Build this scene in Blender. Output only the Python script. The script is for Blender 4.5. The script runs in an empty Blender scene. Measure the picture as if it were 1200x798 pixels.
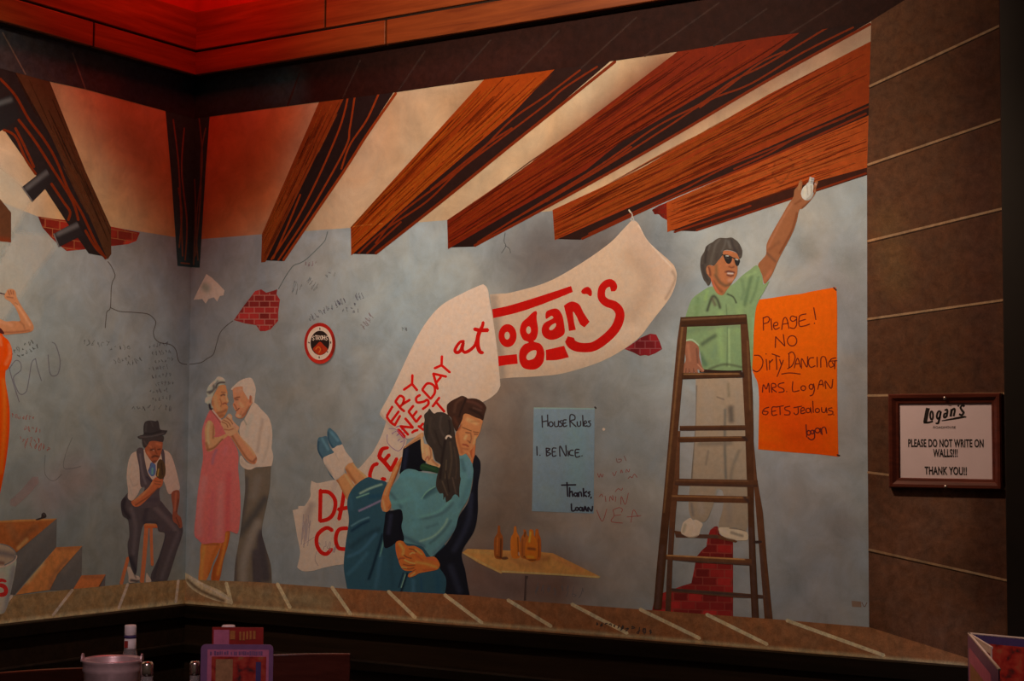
import bpy, bmesh, math, random
import numpy as np
from mathutils import Vector, Matrix
from mathutils.geometry import delaunay_2d_cdt

random.seed(7)
RNG = np.random.default_rng(7)
S = bpy.context.scene
COL = S.collection

# ------------------------------------------------------------------ camera
F = 1885.55                                            # focal length in pixels of the 1200 px frame
R3 = np.array([[0.84137738, -0.03004919, -0.53961204],
               [0.54040914, 0.05875948, 0.83934813],
               [0.00648559, -0.99781981, 0.06567775]])  # columns: camera right, down, forward
CAM = np.array([4.61514, -4.76612, 1.53])
cd = bpy.data.cameras.new('camera')
cd.sensor_fit = 'HORIZONTAL'; cd.sensor_width = 36.0; cd.lens = F / 1200 * 36
cd.clip_start = 0.05; cd.clip_end = 60
cam = bpy.data.objects.new('camera', cd); COL.objects.link(cam)
m = Matrix([[R3[i][0], -R3[i][1], -R3[i][2], CAM[i]] for i in range(3)] + [[0, 0, 0, 1]])
cam.matrix_world = m
S.camera = cam

# ------------------------------------------------------------------ world, lights, exposure
S.view_settings.view_transform = 'Standard'
S.view_settings.look = 'None'
S.view_settings.gamma = 1.0
S.view_settings.use_curve_mapping = False
S.view_settings.exposure = 0.15
w = bpy.data.worlds.new('world'); S.world = w; w.use_nodes = True
w.node_tree.nodes['Background'].inputs[0].default_value = (0.60, 0.40, 0.29, 1)
w.node_tree.nodes['Background'].inputs[1].default_value = 0.05

def spot(name, loc, aim, power, color, size, blend, rad=0.08):
    d = bpy.data.lights.new(name, 'SPOT'); d.energy = power; d.color = color
    d.spot_size = math.radians(size); d.spot_blend = blend; d.shadow_soft_size = rad
    o = bpy.data.objects.new(name, d); COL.objects.link(o); o.location = loc
    o.rotation_euler = (Vector(aim) - Vector(loc)).to_track_quat('-Z', 'Y').to_euler()
    return o
def point(name, loc, power, color, rad=0.1):
    d = bpy.data.lights.new(name, 'POINT'); d.energy = power; d.color = color; d.shadow_soft_size = rad
    o = bpy.data.objects.new(name, d); COL.objects.link(o); o.location = loc
    return o
spot('unseen_wall_spot', (1.84, -2.51, 3.4), (1.90, -0.06, 2.85), 236, (1.0, 0.66, 0.43), 66, 1.0, 0.05)
spot('unseen_wall_spot', (2.12, -1.40, 3.4), (3.25, -0.135, 0.97), 100, (1.0, 0.66, 0.43), 66, 1.0, 0.05)
spot('unseen_wall_spot', (1.41, -2.93, 3.4), (-0.376, -1.508, 2.432), 305, (1.0, 0.66, 0.43), 49.3, 1.0, 0.05)
spot('unseen_wall_spot', (0.92, -1.40, 4.2), (0.558, -0.21, 0.187), 200, (1.0, 0.65, 0.42), 55, 1.0, 0.05)  # added fill that lifts the lower corner, no known fixture there
point('red_lamp', (0.42, -0.42, 3.62), 13, (1.0, 0.03, 0.010), 0.12)
spot('table_fill_light', (2.55, -3.0, 2.3), (1.72, -1.66, 0.90), 40, (1.0, 0.74, 0.78), 34, 0.8, 0.06)  # unseen fill added to brighten the pail and menu cards
spot('table_fill_light', (4.0, -2.0, 2.3), (3.42, -0.60, 0.98), 22, (1.0, 0.74, 0.80), 26, 0.8, 0.06)  # second added fill, brightens the folded menu on the right

# ------------------------------------------------------------------ helpers
def lin(c):
    c = np.asarray(c, float) / 255.0
    return np.where(c <= 0.04045, c / 12.92, ((c + 0.055) / 1.055) ** 2.4)
LIGHT_FIT = {'M': [[-0.4652, -0.9346, -1.3699], [-1.2279, -1.4201, -1.4331], [-1.1764, -1.2236, -1.2139], [-0.4873, 0.5126, 0.6051], [1.2253, 1.0178, 1.0087], [0.992, -0.2065, -0.3073], [-0.4716, -0.0948, -0.0812], [-0.2043, -0.2332, -0.2171], [-0.6816, -0.4474, -0.4143], [-0.5421, 0.792, 0.8256], [1.7896, 0.1905, 0.0825], [0.6417, -1.6889, -1.8023], [-2.8189, -0.8017, -0.6509], [0.3678, 0.6265, 0.65], [3.2836, 3.975, 3.9238], [-0.4584, -2.9696, -3.0812], [0.615, 0.2227, 0.2142], [-1.0685, 1.6422, 1.7744], [5.0848, 5.2789, 5.1514], [-2.9925, -5.4811, -5.5953], [0.7759, 4.1288, 4.4628], [0.9056, 1.2038, 1.1524], [-6.5025, -7.7948, -7.8275], [-1.9268, 1.6611, 2.1343], [0.4432, -2.1976, -2.4956], [-6.9674, -6.233, -5.9234], [2.7948, 1.0402, 0.7333], [7.5756, 7.8215, 7.6478]], 'L': [[111.9843, -711.7803, -827.8471], [-15.8273, 406.9636, 446.5868], [-99.845, -195.5511, -213.9816], [-8.1024, -104.058, -103.8551], [15.8457, 85.0068, 89.0783], [18.7311, -16.4972, -19.1834], [-8.3055, 0.5307, 1.0556], [978.1786, -4922.8769, -5759.7239], [-162.5989, 2281.0114, 2515.6198], [-501.2572, -918.6192, -1000.029], [33.5041, -343.4043, -347.5972], [21.876, 191.2747, 201.765], [20.201, -17.9916, -20.9515], [3375.2683, -14191.3199, -16703.3136], [-506.0872, 5189.7206, 5745.2427], [-946.0494, -1698.2815, -1836.8886], [90.5727, -350.9283, -358.2217], [13.9756, 106.4063, 112.3906], [6074.1317, -21710.5533, -25714.703], [-729.2035, 5954.9366, 6613.2023], [-778.3004, -1429.6525, -1537.8993], [47.1607, -111.567, -114.2833], [6068.5767, -18547.5196, -22122.8033], [-518.0233, 3420.986, 3811.2522], [-236.5609, -455.9266, -488.4699], [3200.8161, -8376.9062, -10072.4465], [-146.7096, 782.8961, 875.4091], [696.8604, -1560.6817, -1894.3115]]}
def light_at(px, py, wall):
    """how strongly the room's lamps light a point of the wall (measured once on a grey card)"""
    u = (max(0, min(1180, px)) - 600) / 600; v = (max(0, min(790, py)) - 400) / 400; N = 6
    b = np.array([u ** i * v ** j for i in range(N + 1) for j in range(N + 1 - i)])
    return np.exp(b @ np.array(LIGHT_FIT[wall]))
def albedo(c, px, py, wall):
    """observed colour (0-255) at a photo pixel -> paint colour, taking out the room's light there"""
    c = np.asarray(c, float); g = c @ np.array([0.3, 0.59, 0.11])
    c = np.clip((g + (c - g) * 1.15) * 0.97, 0, 255)
    return np.clip(lin(c) / light_at(px, py, wall), 0.002, 0.9)

def ray(px, py):
    return R3 @ (np.array([px - 600.0, py - 399.0, F]) / F)
def on_wall(px, py, wall='M', off=0.0):
    """points of the photo on the main wall (y = -off) or on the left wall (x = off)"""
    px = np.asarray(px, float); py = np.asarray(py, float)
    d = np.stack([(px - 600) / F, (py - 399) / F, np.ones_like(px)], -1) @ R3.T
    if wall == 'M': t = (-off - CAM[1]) / d[..., 1]
    else:           t = (off - CAM[0]) / d[..., 0]
    return CAM + d * t[..., None]
def at(px, py, depth):
    return Vector(CAM + ray(px, py) * depth)

class Crop:                                            # coordinates read off an enlarged crop of the photo
    def __init__(s, x0, y0, k): s.x0, s.y0, s.k = x0, y0, k
    def __call__(s, *pts):
        return [(s.x0 + p[0] / s.k, s.y0 + p[1] / s.k) + tuple(p[2:]) for p in pts]
ID = Crop(0, 0, 1)

def tag(o, label=None, cat=None, group=None, kind=None):
    if label: o['label'] = label
    if cat: o['category'] = cat
    if group: o['group'] = group
    if kind: o['kind'] = kind
    return o

# ---- materials
def new_mat(name):
    m = bpy.data.materials.new(name); m.use_nodes = True
    nt = m.node_tree; b = nt.nodes['Principled BSDF']
    return m, nt, b
def coords(nt, scale=(1, 1, 1), rot=(0, 0, 0), kind='Object'):
    t = nt.nodes.new('ShaderNodeTexCoord'); mp = nt.nodes.new('ShaderNodeMapping')
    mp.inputs['Scale'].default_value = scale; mp.inputs['Rotation'].default_value = rot
    nt.links.new(t.outputs[kind], mp.inputs['Vector'])
    return mp.outputs[0]
def noise(nt, vec, scale, detail=6, rough=0.6, dist=0.0):
    n = nt.nodes.new('ShaderNodeTexNoise'); n.inputs['Scale'].default_value = scale
    n.inputs['Detail'].default_value = detail; n.inputs['Roughness'].default_value = rough
    n.inputs['Distortion'].default_value = dist
    nt.links.new(vec, n.inputs['Vector']); return n
def ramp(nt, fac, stops):
    r = nt.nodes.new('ShaderNodeValToRGB'); e = r.color_ramp.elements
    while len(e) < len(stops): e.new(0.5)
    for i, (p, c) in enumerate(stops):
        e[i].position = p; e[i].color = (*c, 1) if len(c) == 3 else c
    nt.links.new(fac, r.inputs[0]); return r.outputs[0]
def mix(nt, a, b, fac, mode='MIX'):
    n = nt.nodes.new('ShaderNodeMix'); n.data_type = 'RGBA'; n.blend_type = mode
    if isinstance(fac, (int, float)): n.inputs[0].default_value = fac
    else: nt.links.new(fac, n.inputs[0])
    nt.links.new(a, n.inputs[6]); nt.links.new(b, n.inputs[7]); return n.outputs[2]

def paint_mat(name, scale, lo, hi, tint=0.0, rough=0.65, fine=0, spec=0.10):
    """dried wall paint: the brush colours of the mesh broken up by a procedural mottle"""
    m, nt, b = new_mat(name)
    a = nt.nodes.new('ShaderNodeAttribute'); a.attribute_name = 'paint'
    v = coords(nt)
    n = noise(nt, v, scale, 8, 0.65, 0.4)
    c = mix(nt, a.outputs['Color'], ramp(nt, n.outputs['Fac'], [(0.3, (lo,) * 3), (0.7, (hi,) * 3)]), 1.0, 'MULTIPLY')
    if tint:
        n2 = noise(nt, v, scale * 0.45, 5, 0.6, 0.8)
        t = ramp(nt, n2.outputs['Fac'], [(0.35, (1 - tint, 1.0, 1 + tint)), (0.65, (1 + tint, 1.0, 1 - tint))])
        c = mix(nt, c, t, 1.0, 'MULTIPLY')
    if fine:
        n3 = noise(nt, v, 420, 2, 0.5)
        c = mix(nt, c, ramp(nt, n3.outputs['Fac'], [(0.3, (1 - fine,) * 3), (0.7, (1 + fine,) * 3)]), 1.0, 'MULTIPLY')
    nt.links.new(c, b.inputs['Base Color'])
    b.inputs['Roughness'].default_value = rough
    b.inputs['Specular IOR Level'].default_value = spec
    tr = nt.nodes.new('ShaderNodeBsdfTransparent'); mx = nt.nodes.new('ShaderNodeMixShader')
    nt.links.new(a.outputs['Alpha'], mx.inputs[0])
    nt.links.new(tr.outputs[0], mx.inputs[1]); nt.links.new(b.outputs[0], mx.inputs[2])
    nt.links.new(mx.outputs[0], nt.nodes['Material Output'].inputs[0])
    return m
M_FIG = paint_mat('mural_figure_paint', 60, 0.92, 1.08, 0.03, fine=0.04)
M_WALL = paint_mat('mural_wall_paint', 9, 0.80, 1.16, 0.06, fine=0.07)
M_STONE = paint_mat('mural_stone_paint', 34, 0.68, 1.3, 0.08, fine=0.14)
M_WOODP = paint_mat('mural_wood_paint', 40, 0.82, 1.16, 0.03, fine=0.05)

# ---- painting on a wall
LIFT = 0.00003                                         # thickness of one coat of paint
SW = 1.45                                              # feathered strokes look narrower than they are
def spline(pts, step=1.5, closed=True):
    """smooth outline through points; a third value 1 marks a sharp corner"""
    n = len(pts); P = np.array([p[:2] for p in pts], float); C = [len(p) > 2 and p[2] for p in pts]
    out = []
    rng = range(n if closed else n - 1)
    for i in rng:
        p1, p2 = P[i], P[(i + 1) % n]
        p0 = P[i - 1] if (closed or i > 0) else p1
        p3 = P[(i + 2) % n] if (closed or i + 2 < n) else p2
        if C[i]: p0 = p1
        if C[(i + 1) % n]: p3 = p2
        k = max(1, int(np.ceil(np.linalg.norm(p2 - p1) / step)))
        for j in range(k):
            t = j / k
            a = 0.5 * ((2 * p1) + (p2 - p0) * t + (2 * p0 - 5 * p1 + 4 * p2 - p3) * t * t + (3 * p1 - p0 - 3 * p2 + p3) * t ** 3)
            out.append(a)
    if not closed: out.append(P[-1])
    return np.array(out)
def poly(pts, step=1.5):
    return spline([(p[0], p[1], 1) for p in pts], step)
def inside(P, Q):
    x, y = Q[:, 0], Q[:, 1]; r = np.zeros(len(Q), bool); n = len(P)
    for i in range(n):
        x1, y1 = P[i]; x2, y2 = P[(i + 1) % n]
        if y1 == y2: continue
        c = ((y1 > y) != (y2 > y)) & (x < (x2 - x1) * (y - y1) / (y2 - y1) + x1)
        r ^= c
    return r
def seg_dist(Q, P):
    d = np.full(len(Q), 1e9)
    if len(P) == 1: return np.hypot(*(Q - P[0]).T)
    for a, b in zip(P[:-1], P[1:]):
        ab = b - a; L = max(ab @ ab, 1e-9)
        t = np.clip((Q - a) @ ab / L, 0, 1)
        d = np.minimum(d, np.hypot(*(Q - a - t[:, None] * ab).T))
    return d

def mesh_of(name, V, Fs, mat, parent=None, cols=None, smooth=False):
    me = bpy.data.meshes.new(name); me.from_pydata([tuple(v) for v in V], [], [tuple(f) for f in Fs]); me.update()
    me.materials.append(mat)
    if cols is not None:
        at_ = me.color_attributes.new('paint', 'FLOAT_COLOR', 'POINT')
        at_.data.foreach_set('color', np.asarray(cols, np.float32).ravel())
    if smooth:
        me.polygons.foreach_set('use_smooth', [True] * len(me.polygons))
    o = bpy.data.objects.new(name, me); COL.objects.link(o)
    if parent is not None: o.parent = parent; o.matrix_parent_inverse = parent.matrix_world.inverted()
    return o

def facing(V, Fs, wall):
    """turn every face towards the room"""
    ax = 1 if wall == 'M' else 0; sgn = -1 if wall == 'M' else 1
    out = []
    for f in Fs:
        a, b, c = V[f[0]], V[f[1]], V[f[2]]
        nrm = np.cross(b - a, c - a)[ax] * sgn
        out.append(f if nrm > 0 else f[::-1])
    return out

def paint(name, pts, col, layer, parent=None, strokes=(), wall='M', space=2.2, holes=(), raw=False, mat=None, soft=0, alpha=1.0, ref=None):
    """one painted shape. strokes: (points, width px, colour, strength[, feather]) laid over the ground colour.
       soft > 0 feathers the rim over that many pixels."""
    P = np.array([p[:2] for p in pts], float) if raw else spline(pts, max(1.0, space * 0.8))
    H = [spline(h, max(1.0, space * 0.8)) for h in holes]
    x0, y0 = P.min(0); x1, y1 = P.max(0)
    gx, gy = np.meshgrid(np.arange(x0, x1 + space, space), np.arange(y0, y1 + space, space * 0.866))
    gx = gx + (np.arange(gx.shape[0]) % 2)[:, None] * space * 0.5
    G = np.stack([gx.ravel(), gy.ravel()], -1)
    G = G[inside(P, G)]
    for h in H: G = G[~inside(h, G)]
    if len(G):
        d = seg_dist(G, np.vstack([P, P[:1]]))
        for h in H: d = np.minimum(d, seg_dist(G, np.vstack([h, h[:1]])))
        G = G[d > space * 0.45]
    ex = []                                            # extra points so that thin strokes keep their edges
    for s in strokes:
        if s[1] * SW > 3.2 * space: continue
        pp = np.array([q[:2] for q in s[0]], float)
        pp = spline(pp, max(0.6, s[1] * 0.5), False) if len(pp) > 2 else np.linspace(pp[0], pp[-1], max(2, int(np.hypot(*(pp[-1] - pp[0])) / max(0.6, s[1] * 0.5))))
        T = np.gradient(pp, axis=0); T /= np.maximum(np.hypot(*T.T), 1e-6)[:, None]; Nn = np.stack([-T[:, 1], T[:, 0]], -1)
        for k in (0, -.28, .28, -.55, .55): ex.append(pp + Nn * k * s[1] * SW)
    if ex:
        ex = np.vstack(ex); ex = ex[inside(P, ex)]
        for h in H: ex = ex[~inside(h, ex)]
        if len(ex):
            _, ix = np.unique(np.round(ex / 0.45).astype(int), axis=0, return_index=True); ex = ex[ix]
            d = seg_dist(ex, np.vstack([P, P[:1]]))
            for h in H: d = np.minimum(d, seg_dist(ex, np.vstack([h, h[:1]])))
            G = np.vstack([G.reshape(-1, 2), ex[d > 0.25]])
    loops = [P] + H; V2 = []; E = []
    for lp in loops:
        o = len(V2); n = len(lp); V2 += [Vector(p) for p in lp]
        E += [(o + i, o + (i + 1) % n) for i in range(n)]
    V2 += [Vector(p) for p in G]
    vv, _, ff, _, _, _ = delaunay_2d_cdt(V2, E, [], 1, 1e-4)
    Q = np.array([v[:] for v in vv]); ff = [list(f) for f in ff]
    if H:
        cen = np.array([Q[f].mean(0) for f in ff]); keep = np.ones(len(ff), bool)
        for h in H: keep &= ~inside(h, cen)
        ff = [f for f, k in zip(ff, keep) if k]
    cx, cy = ref or Q.mean(0)
    base = albedo(col, cx, cy, wall)
    c = np.tile(base, (len(Q), 1)); A = np.full(len(Q), alpha)
    for s in strokes:
        pp, wd, sc, al = s[:4]; fe = s[4] if len(s) > 4 else 0.6
        pp = np.array([q[:2] for q in pp], float)
        if len(pp) > 2: pp = spline(pp, 3.0, False)
        dd = seg_dist(Q, pp) / max(wd * SW * 0.5, 1e-6); al = min(1, al * 1.15)
        k = np.clip((1 - dd) / max(fe, 1e-3), 0, 1); k = k * k * (3 - 2 * k) * al
        sx, sy = np.clip(pp.mean(0), [x0, y0], [x1, y1])
        c = c * (1 - k[:, None]) + albedo(sc, sx, sy, wall) * k[:, None]
    if soft:
        dd = seg_dist(Q, np.vstack([P, P[:1]])); A = A * np.clip(dd / soft, 0, 1)
    V3 = on_wall(Q[:, 0], Q[:, 1], wall, LIFT * layer)
    return mesh_of(name, V3, facing(V3, ff, wall), mat or M_FIG, parent, np.column_stack([c, A]))

def lines(name, strokes, col, layer, parent=None, wall='M', width=1.2, mat=None, alpha=1.0, smooth=True):
    """brush or pen strokes: each stroke a polyline in photo pixels (third value: own width), one mesh"""
    V = []; Fs = []; cols = []
    allp = np.vstack([np.array([p[:2] for p in s], float) for s in strokes]); cx, cy = allp.mean(0)
    base = albedo(col, cx, cy, wall)
    LV = []; n_s = len(strokes)
    for si, s in enumerate(strokes):
        ws = [p[2] if len(p) > 2 else width for p in s]
        raw = np.array([p[:2] for p in s], float)
        if len(raw) == 1: raw = np.vstack([raw, raw + [0.6, 0]]); ws = ws * 2
        if smooth and len(raw) > 2:
            P = spline([tuple(p) for p in raw], 1.6, False)
        else: P = raw
        t = np.linspace(0, len(ws) - 1, len(P)); Wd = np.interp(t, np.arange(len(ws)), ws)
        T = np.gradient(P, axis=0); T /= np.maximum(np.hypot(*T.T), 1e-6)[:, None]
        N = np.stack([-T[:, 1], T[:, 0]], -1)
        P = P.copy(); 
        a = P + N * Wd[:, None] / 2; b = P - N * Wd[:, None] / 2; o = len(V)
        e0 = P[0] - T[0] * Wd[0] * 0.4; e1 = P[-1] + T[-1] * Wd[-1] * 0.4
        for q in range(len(P)): V += [a[q], b[q]]
        V += [e0, e1]; n = len(P)
        lv = (si + np.arange(n) / n) / n_s * min(0.9, 0.12 * n_s)
        LV += list(np.repeat(lv, 2)) + [lv[0], lv[-1]]
        for q in range(n - 1): Fs.append([o + 2 * q, o + 2 * q + 1, o + 2 * q + 3, o + 2 * q + 2])
        Fs += [[o, o + 1, o + 2 * n], [o + 2 * n - 2, o + 2 * n - 1, o + 2 * n + 1]]
    Q = np.array(V)
    V3 = on_wall(Q[:, 0], Q[:, 1], wall, LIFT * (layer + np.array(LV)))
    cc = np.tile(np.append(base, alpha), (len(Q), 1))
    return mesh_of(name, V3, facing(V3, Fs, wall), mat or M_FIG, parent, cc)

def root(name, px, py, wall, label, cat, group=None):
    """an Empty on the wall that carries the painted parts of one figure"""
    o = bpy.data.objects.new(name, None); o.empty_display_size = 0.05; COL.objects.link(o)
    o.location = Vector(on_wall(px, py, wall, 0.0)); o.matrix_world = Matrix.Translation(o.location)
    return tag(o, label, cat, group)

def join(name, objs, parent):
    V = []; Fs = []; cols = []
    for o in objs:
        me = o.data; k = len(V)
        co = np.empty(len(me.vertices) * 3); me.vertices.foreach_get('co', co)
        V += [tuple(v) for v in co.reshape(-1, 3)]; Fs += [[k + i for i in p.vertices] for p in me.polygons]
        cc = np.empty(len(me.vertices) * 4, np.float32); me.color_attributes['paint'].data.foreach_get('color', cc)
        cols.append(cc.reshape(-1, 4))
    m = objs[0].data.materials[0]
    for o in objs:
        me = o.data; bpy.data.objects.remove(o); bpy.data.meshes.remove(me)
    return mesh_of(name, V, Fs, m, parent, np.vstack(cols))
def ring(cx, cy, rx, ry, n=12, a0=0.0, a1=360.0):
    return [(cx + rx * math.cos(math.radians(a0 + (a1 - a0) * i / n)), cy + ry * math.sin(math.radians(a0 + (a1 - a0) * i / n))) for i in range(n + 1)]
def disc(cx, cy, rx, ry, n=16):
    return ring(cx, cy, rx, ry, n)[:-1]
def scribble(cx, cy, wdt, hgt, n, ang=0.0, seed=0):
    """a line of illegible handwriting"""
    r = random.Random(seed); out = []; ca, sa = math.cos(ang), math.sin(ang)
    for k in range(n):
        x0 = -wdt / 2 + wdt * k / n; st = []
        for j in range(r.randint(4, 6)):
            x = x0 + wdt / n * (0.15 + 0.7 * r.random()); y = hgt * (r.random() - 0.5)
            st.append((cx + x * ca - y * sa, cy + x * sa + y * ca))
        out.append(st)
    return out

# ---- solid shapes
def box_bm(bm, x0, x1, y0, y1, z0, z1):
    vs = [bm.verts.new((x, y, z)) for x in (x0, x1) for y in (y0, y1) for z in (z0, z1)]
    for f in ((0, 1, 3, 2), (4, 6, 7, 5), (0, 4, 5, 1), (2, 3, 7, 6), (0, 2, 6, 4), (1, 5, 7, 3)):
        bm.faces.new([vs[i] for i in f])
def bm_obj(name, bm, mat, parent=None, smooth=False, bevel=0, loc=None):
    bmesh.ops.recalc_face_normals(bm, faces=bm.faces)
    me = bpy.data.meshes.new(name); bm.to_mesh(me); bm.free(); me.materials.append(mat)
    if smooth: me.polygons.foreach_set('use_smooth', [True] * len(me.polygons))
    o = bpy.data.objects.new(name, me); COL.objects.link(o)
    if loc is not None: o.location = loc
    if parent is not None: o.parent = parent
    if bevel:
        md = o.modifiers.new('bevel', 'BEVEL'); md.width = bevel; md.segments = 2; md.limit_method = 'ANGLE'
    return o
def box(name, mat, parent, x0, x1, y0, y1, z0, z1, bevel=0):
    bm = bmesh.new(); box_bm(bm, x0, x1, y0, y1, z0, z1); return bm_obj(name, bm, mat, parent, bevel=bevel)
def lathe(name, mat, parent, prof, seg=32, loc=(0, 0, 0)):
    bm = bmesh.new(); rings = []
    for r, z in prof:
        rings.append([bm.verts.new((r * math.cos(2 * math.pi * i / seg), r * math.sin(2 * math.pi * i / seg), z)) for i in range(seg)])
    for a, b in zip(rings[:-1], rings[1:]):
        for i in range(seg): bm.faces.new([a[i], a[(i + 1) % seg], b[(i + 1) % seg], b[i]])
    for rg, r in ((rings[0], prof[0][0]), (rings[-1], prof[-1][0])):
        if r > 1e-5: bm.faces.new(rg)
    bmesh.ops.remove_doubles(bm, verts=bm.verts, dist=1e-6)
    return bm_obj(name, bm, mat, parent, smooth=True, loc=loc)

def wood_mat(name, dark, light, axis='X', scale=1.0, rough=0.45, spec=0.3):
    m, nt, b = new_mat(name)
    sc = {'X': (1.2, 22, 22), 'Y': (22, 1.2, 22), 'Z': (22, 22, 1.2)}[axis]
    v = coords(nt, tuple(s * scale for s in sc))
    n = noise(nt, v, 1.6, 8, 0.65, 0.6)
    c = ramp(nt, n.outputs['Fac'], [(0.3, dark), (0.7, light)])
    nt.links.new(c, b.inputs['Base Color']); b.inputs['Roughness'].default_value = rough
    b.inputs['Specular IOR Level'].default_value = spec
    return m
def plain_mat(name, color, rough=0.5, metal=0.0, var=0.12, scale=30, spec=0.4, alpha=None, trans=0.0):
    m, nt, b = new_mat(name)
    n = noise(nt, coords(nt), scale, 5, 0.6)
    lo = tuple(x * (1 - var) for x in color); hi = tuple(min(1, x * (1 + var)) for x in color)
    nt.links.new(ramp(nt, n.outputs['Fac'], [(0.3, lo), (0.7, hi)]), b.inputs['Base Color'])
    b.inputs['Roughness'].default_value = rough; b.inputs['Metallic'].default_value = metal
    b.inputs['Specular IOR Level'].default_value = spec
    b.inputs['Transmission Weight'].default_value = trans
    return m

# ------------------------------------------------------------------ the room
ZB = 0.893                                             # lower edge of the mural
ZT = 3.022                                             # under side of the timber fascia
XE = 4.3; YE = -4.2; ZC = 4.3
def wall_sheet(name, wall, outline, col, strokes, layer, mat, space=7):
    o = paint(name, poly(outline, 6), col, layer, None, strokes, wall, space, raw=True, mat=mat)
    return tag(o, kind='structure')
#WALLS
# bare carcass of the room behind the paint
M_DARK = plain_mat('dark_stained_timber', (0.005, 0.003, 0.002), 0.5, var=0.35, scale=14)
M_BOARD = plain_mat('carcass_plaster', (0.30, 0.22, 0.17), 0.8, var=0.1, scale=6)  # one even brown plaster tone for walls and ceiling
M_FLOOR = wood_mat('dark_floor_boards', (0.02, 0.012, 0.008), (0.05, 0.03, 0.018), 'X')
def struct(o): return tag(o, kind='structure')
struct(box('wall_main', M_BOARD, None, -0.1, XE, 0.0, 0.1, 0, ZC))
struct(box('wall_left', M_BOARD, None, -0.1, 0.0, YE, 0.0, 0, ZC))
struct(box('floor', M_FLOOR, None, -0.1, XE + 1.2, -6.5, 0.1, -0.1, 0.0))
struct(box('ceiling', M_BOARD, None, -0.1, XE + 1.2, -6.5, 0.1, ZC, ZC + 0.1))

# timber fascia along both walls, lit by the red lamp of the cove
M_FASX = wood_mat('fascia_timber_main', (0.13, 0.030, 0.007), (0.30, 0.085, 0.020), 'X')
M_FASY = wood_mat('fascia_timber_left', (0.13, 0.030, 0.007), (0.30, 0.085, 0.020), 'Y')
M_GAP = plain_mat('board_gap', (0.01, 0.006, 0.004), 0.8)
D = 0.055
def fascia(name, wall, rows, joints, mat, px_end):
    """courses of boards: rows are (z0, z1, thickness)"""
    hold = bpy.data.objects.new(name, None); COL.objects.link(hold); struct(hold)
    for (z0, z1, th), js in zip(rows, joints):
        xs = [0.0] + js + [px_end]
        for a, b_ in zip(xs[:-1], xs[1:]):
            bm = bmesh.new(); g = 0.002 + (0.003 if a == 0 else 0)
            if wall == 'M': box_bm(bm, a + g, b_ - g, -th, 0.0, z0, z1)
            else:           box_bm(bm, 0.0, th, -b_ + g, -a - g, z0, z1)
            bm_obj('board', bm, mat, hold, bevel=0.003)
    return hold
rows = [(3.022, 3.114, D), (3.127, 3.285, D - 0.010)]
fascia('trim_1', 'M', rows, [[1.02, 2.35, 3.6], [0.72, 1.75, 2.9]], M_FASX, 4.25)
fascia('trim_2', 'L', rows, [[0.60, 1.8, 3.0], [1.2, 2.5]], M_FASY, 4.15)
struct(box('trim_3', M_GAP, None, 0.0, 4.25, -0.035, 0.0, 3.02, 3.28))
struct(box('trim_4', M_GAP, None, 0.0, 0.035, -4.15, 0.0, 3.02, 3.28))
M_REDGLOW = plain_mat('red_lamplight_paint', (0.34, 0.035, 0.022), 0.6, var=0.15, scale=12)  # red glow of the lamp put into the colour of these added panels
struct(box('trim_19', M_REDGLOW, None, 0.0, 4.25, -0.012, 0.0, 3.286, 4.2))
struct(box('trim_20', M_REDGLOW, None, 0.0, 0.012, -4.15, 0.0, 3.286, 4.2))
#ENDROOM

# ------------------------------------------------------------------ paint on the two walls: the ground colours of the mural
def proj(x, y, z):
    d = R3.T @ (np.array([x, y, z]) - CAM)
    return (600 + F * d[0] / d[2], 399 + F * d[1] / d[2])
def corner(py):                                        # photo x of the room corner at photo height py
    a = proj(0, 0, ZB); b = proj(0, 0, ZT)
    return a[0] + (b[0] - a[0]) * (py - a[1]) / (b[1] - a[1])
def shell(name, pts, col, layer, wall='M', strokes=(), mat=None, space=6, ref=None, parent=None):
    o = paint(name, poly(pts, 5), col, layer, parent, strokes, wall, space, raw=True, mat=mat or M_WALL, ref=ref)
    return tag(o, kind='structure') if parent is None else o

cb = proj(0, 0, ZB); ct = proj(0, 0, ZT)
rb = proj(3.75, 0, ZB); rt = proj(3.75, 0, ZT)
lb = proj(0, -1.9, ZB); lt = proj(0, -1.9, ZT)

# blue-grey plaster
shell('wall_main_plaster', [cb, rb, rt, ct], (146, 141, 132), 1, 'M', ref=(430, 330), strokes=[
    ([(240, 330), (270, 450), (250, 640)], 200, (96, 87, 80), .7, 1),
    ([(470, 330), (480, 320), (490, 330)], 180, (155, 154, 144), .8, 1),
    ([(330, 450), (350, 490), (345, 560)], 160, (110, 101, 91), .8, 1),
    ([(400, 640), (460, 680), (380, 690)], 130, (88, 80, 74), .7, 1),
    ([(640, 300), (700, 290), (740, 330)], 150, (108, 96, 88), .85, 1),
    ([(600, 470), (610, 560), (590, 640)], 190, (88, 68, 55), .85, 1),
    ([(690, 470), (750, 500), (760, 520)], 180, (112, 103, 94), .8, 1),
    ([(700, 620), (730, 650), (650, 690)], 150, (90, 76, 66), .85, 1),
    ([(560, 680), (600, 685), (650, 685)], 90, (64, 45, 37), .85, 1),
    ([(905, 210), (940, 260), (950, 310)], 170, (168, 158, 143), .85, 1),
    ([(985, 330), (1000, 440), (990, 500)], 130, (130, 117, 107), .85, 1),
    ([(920, 570), (960, 640), (950, 715)], 190, (98, 88, 81), .85, 1),
    ([(830, 520), (850, 620), (850, 700)], 130, (104, 95, 88), .7, 1),
    ([(940, 285), (948, 292)], 30, (136, 126, 112), .6, 1), ([(985, 300), (1000, 320)], 30, (136, 126, 112), .5, 1),
    ([(985, 610), (992, 622)], 34, (84, 74, 68), .5, 1), ([(925, 680), (930, 690)], 30, (84, 76, 70), .5, 1)])
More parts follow.
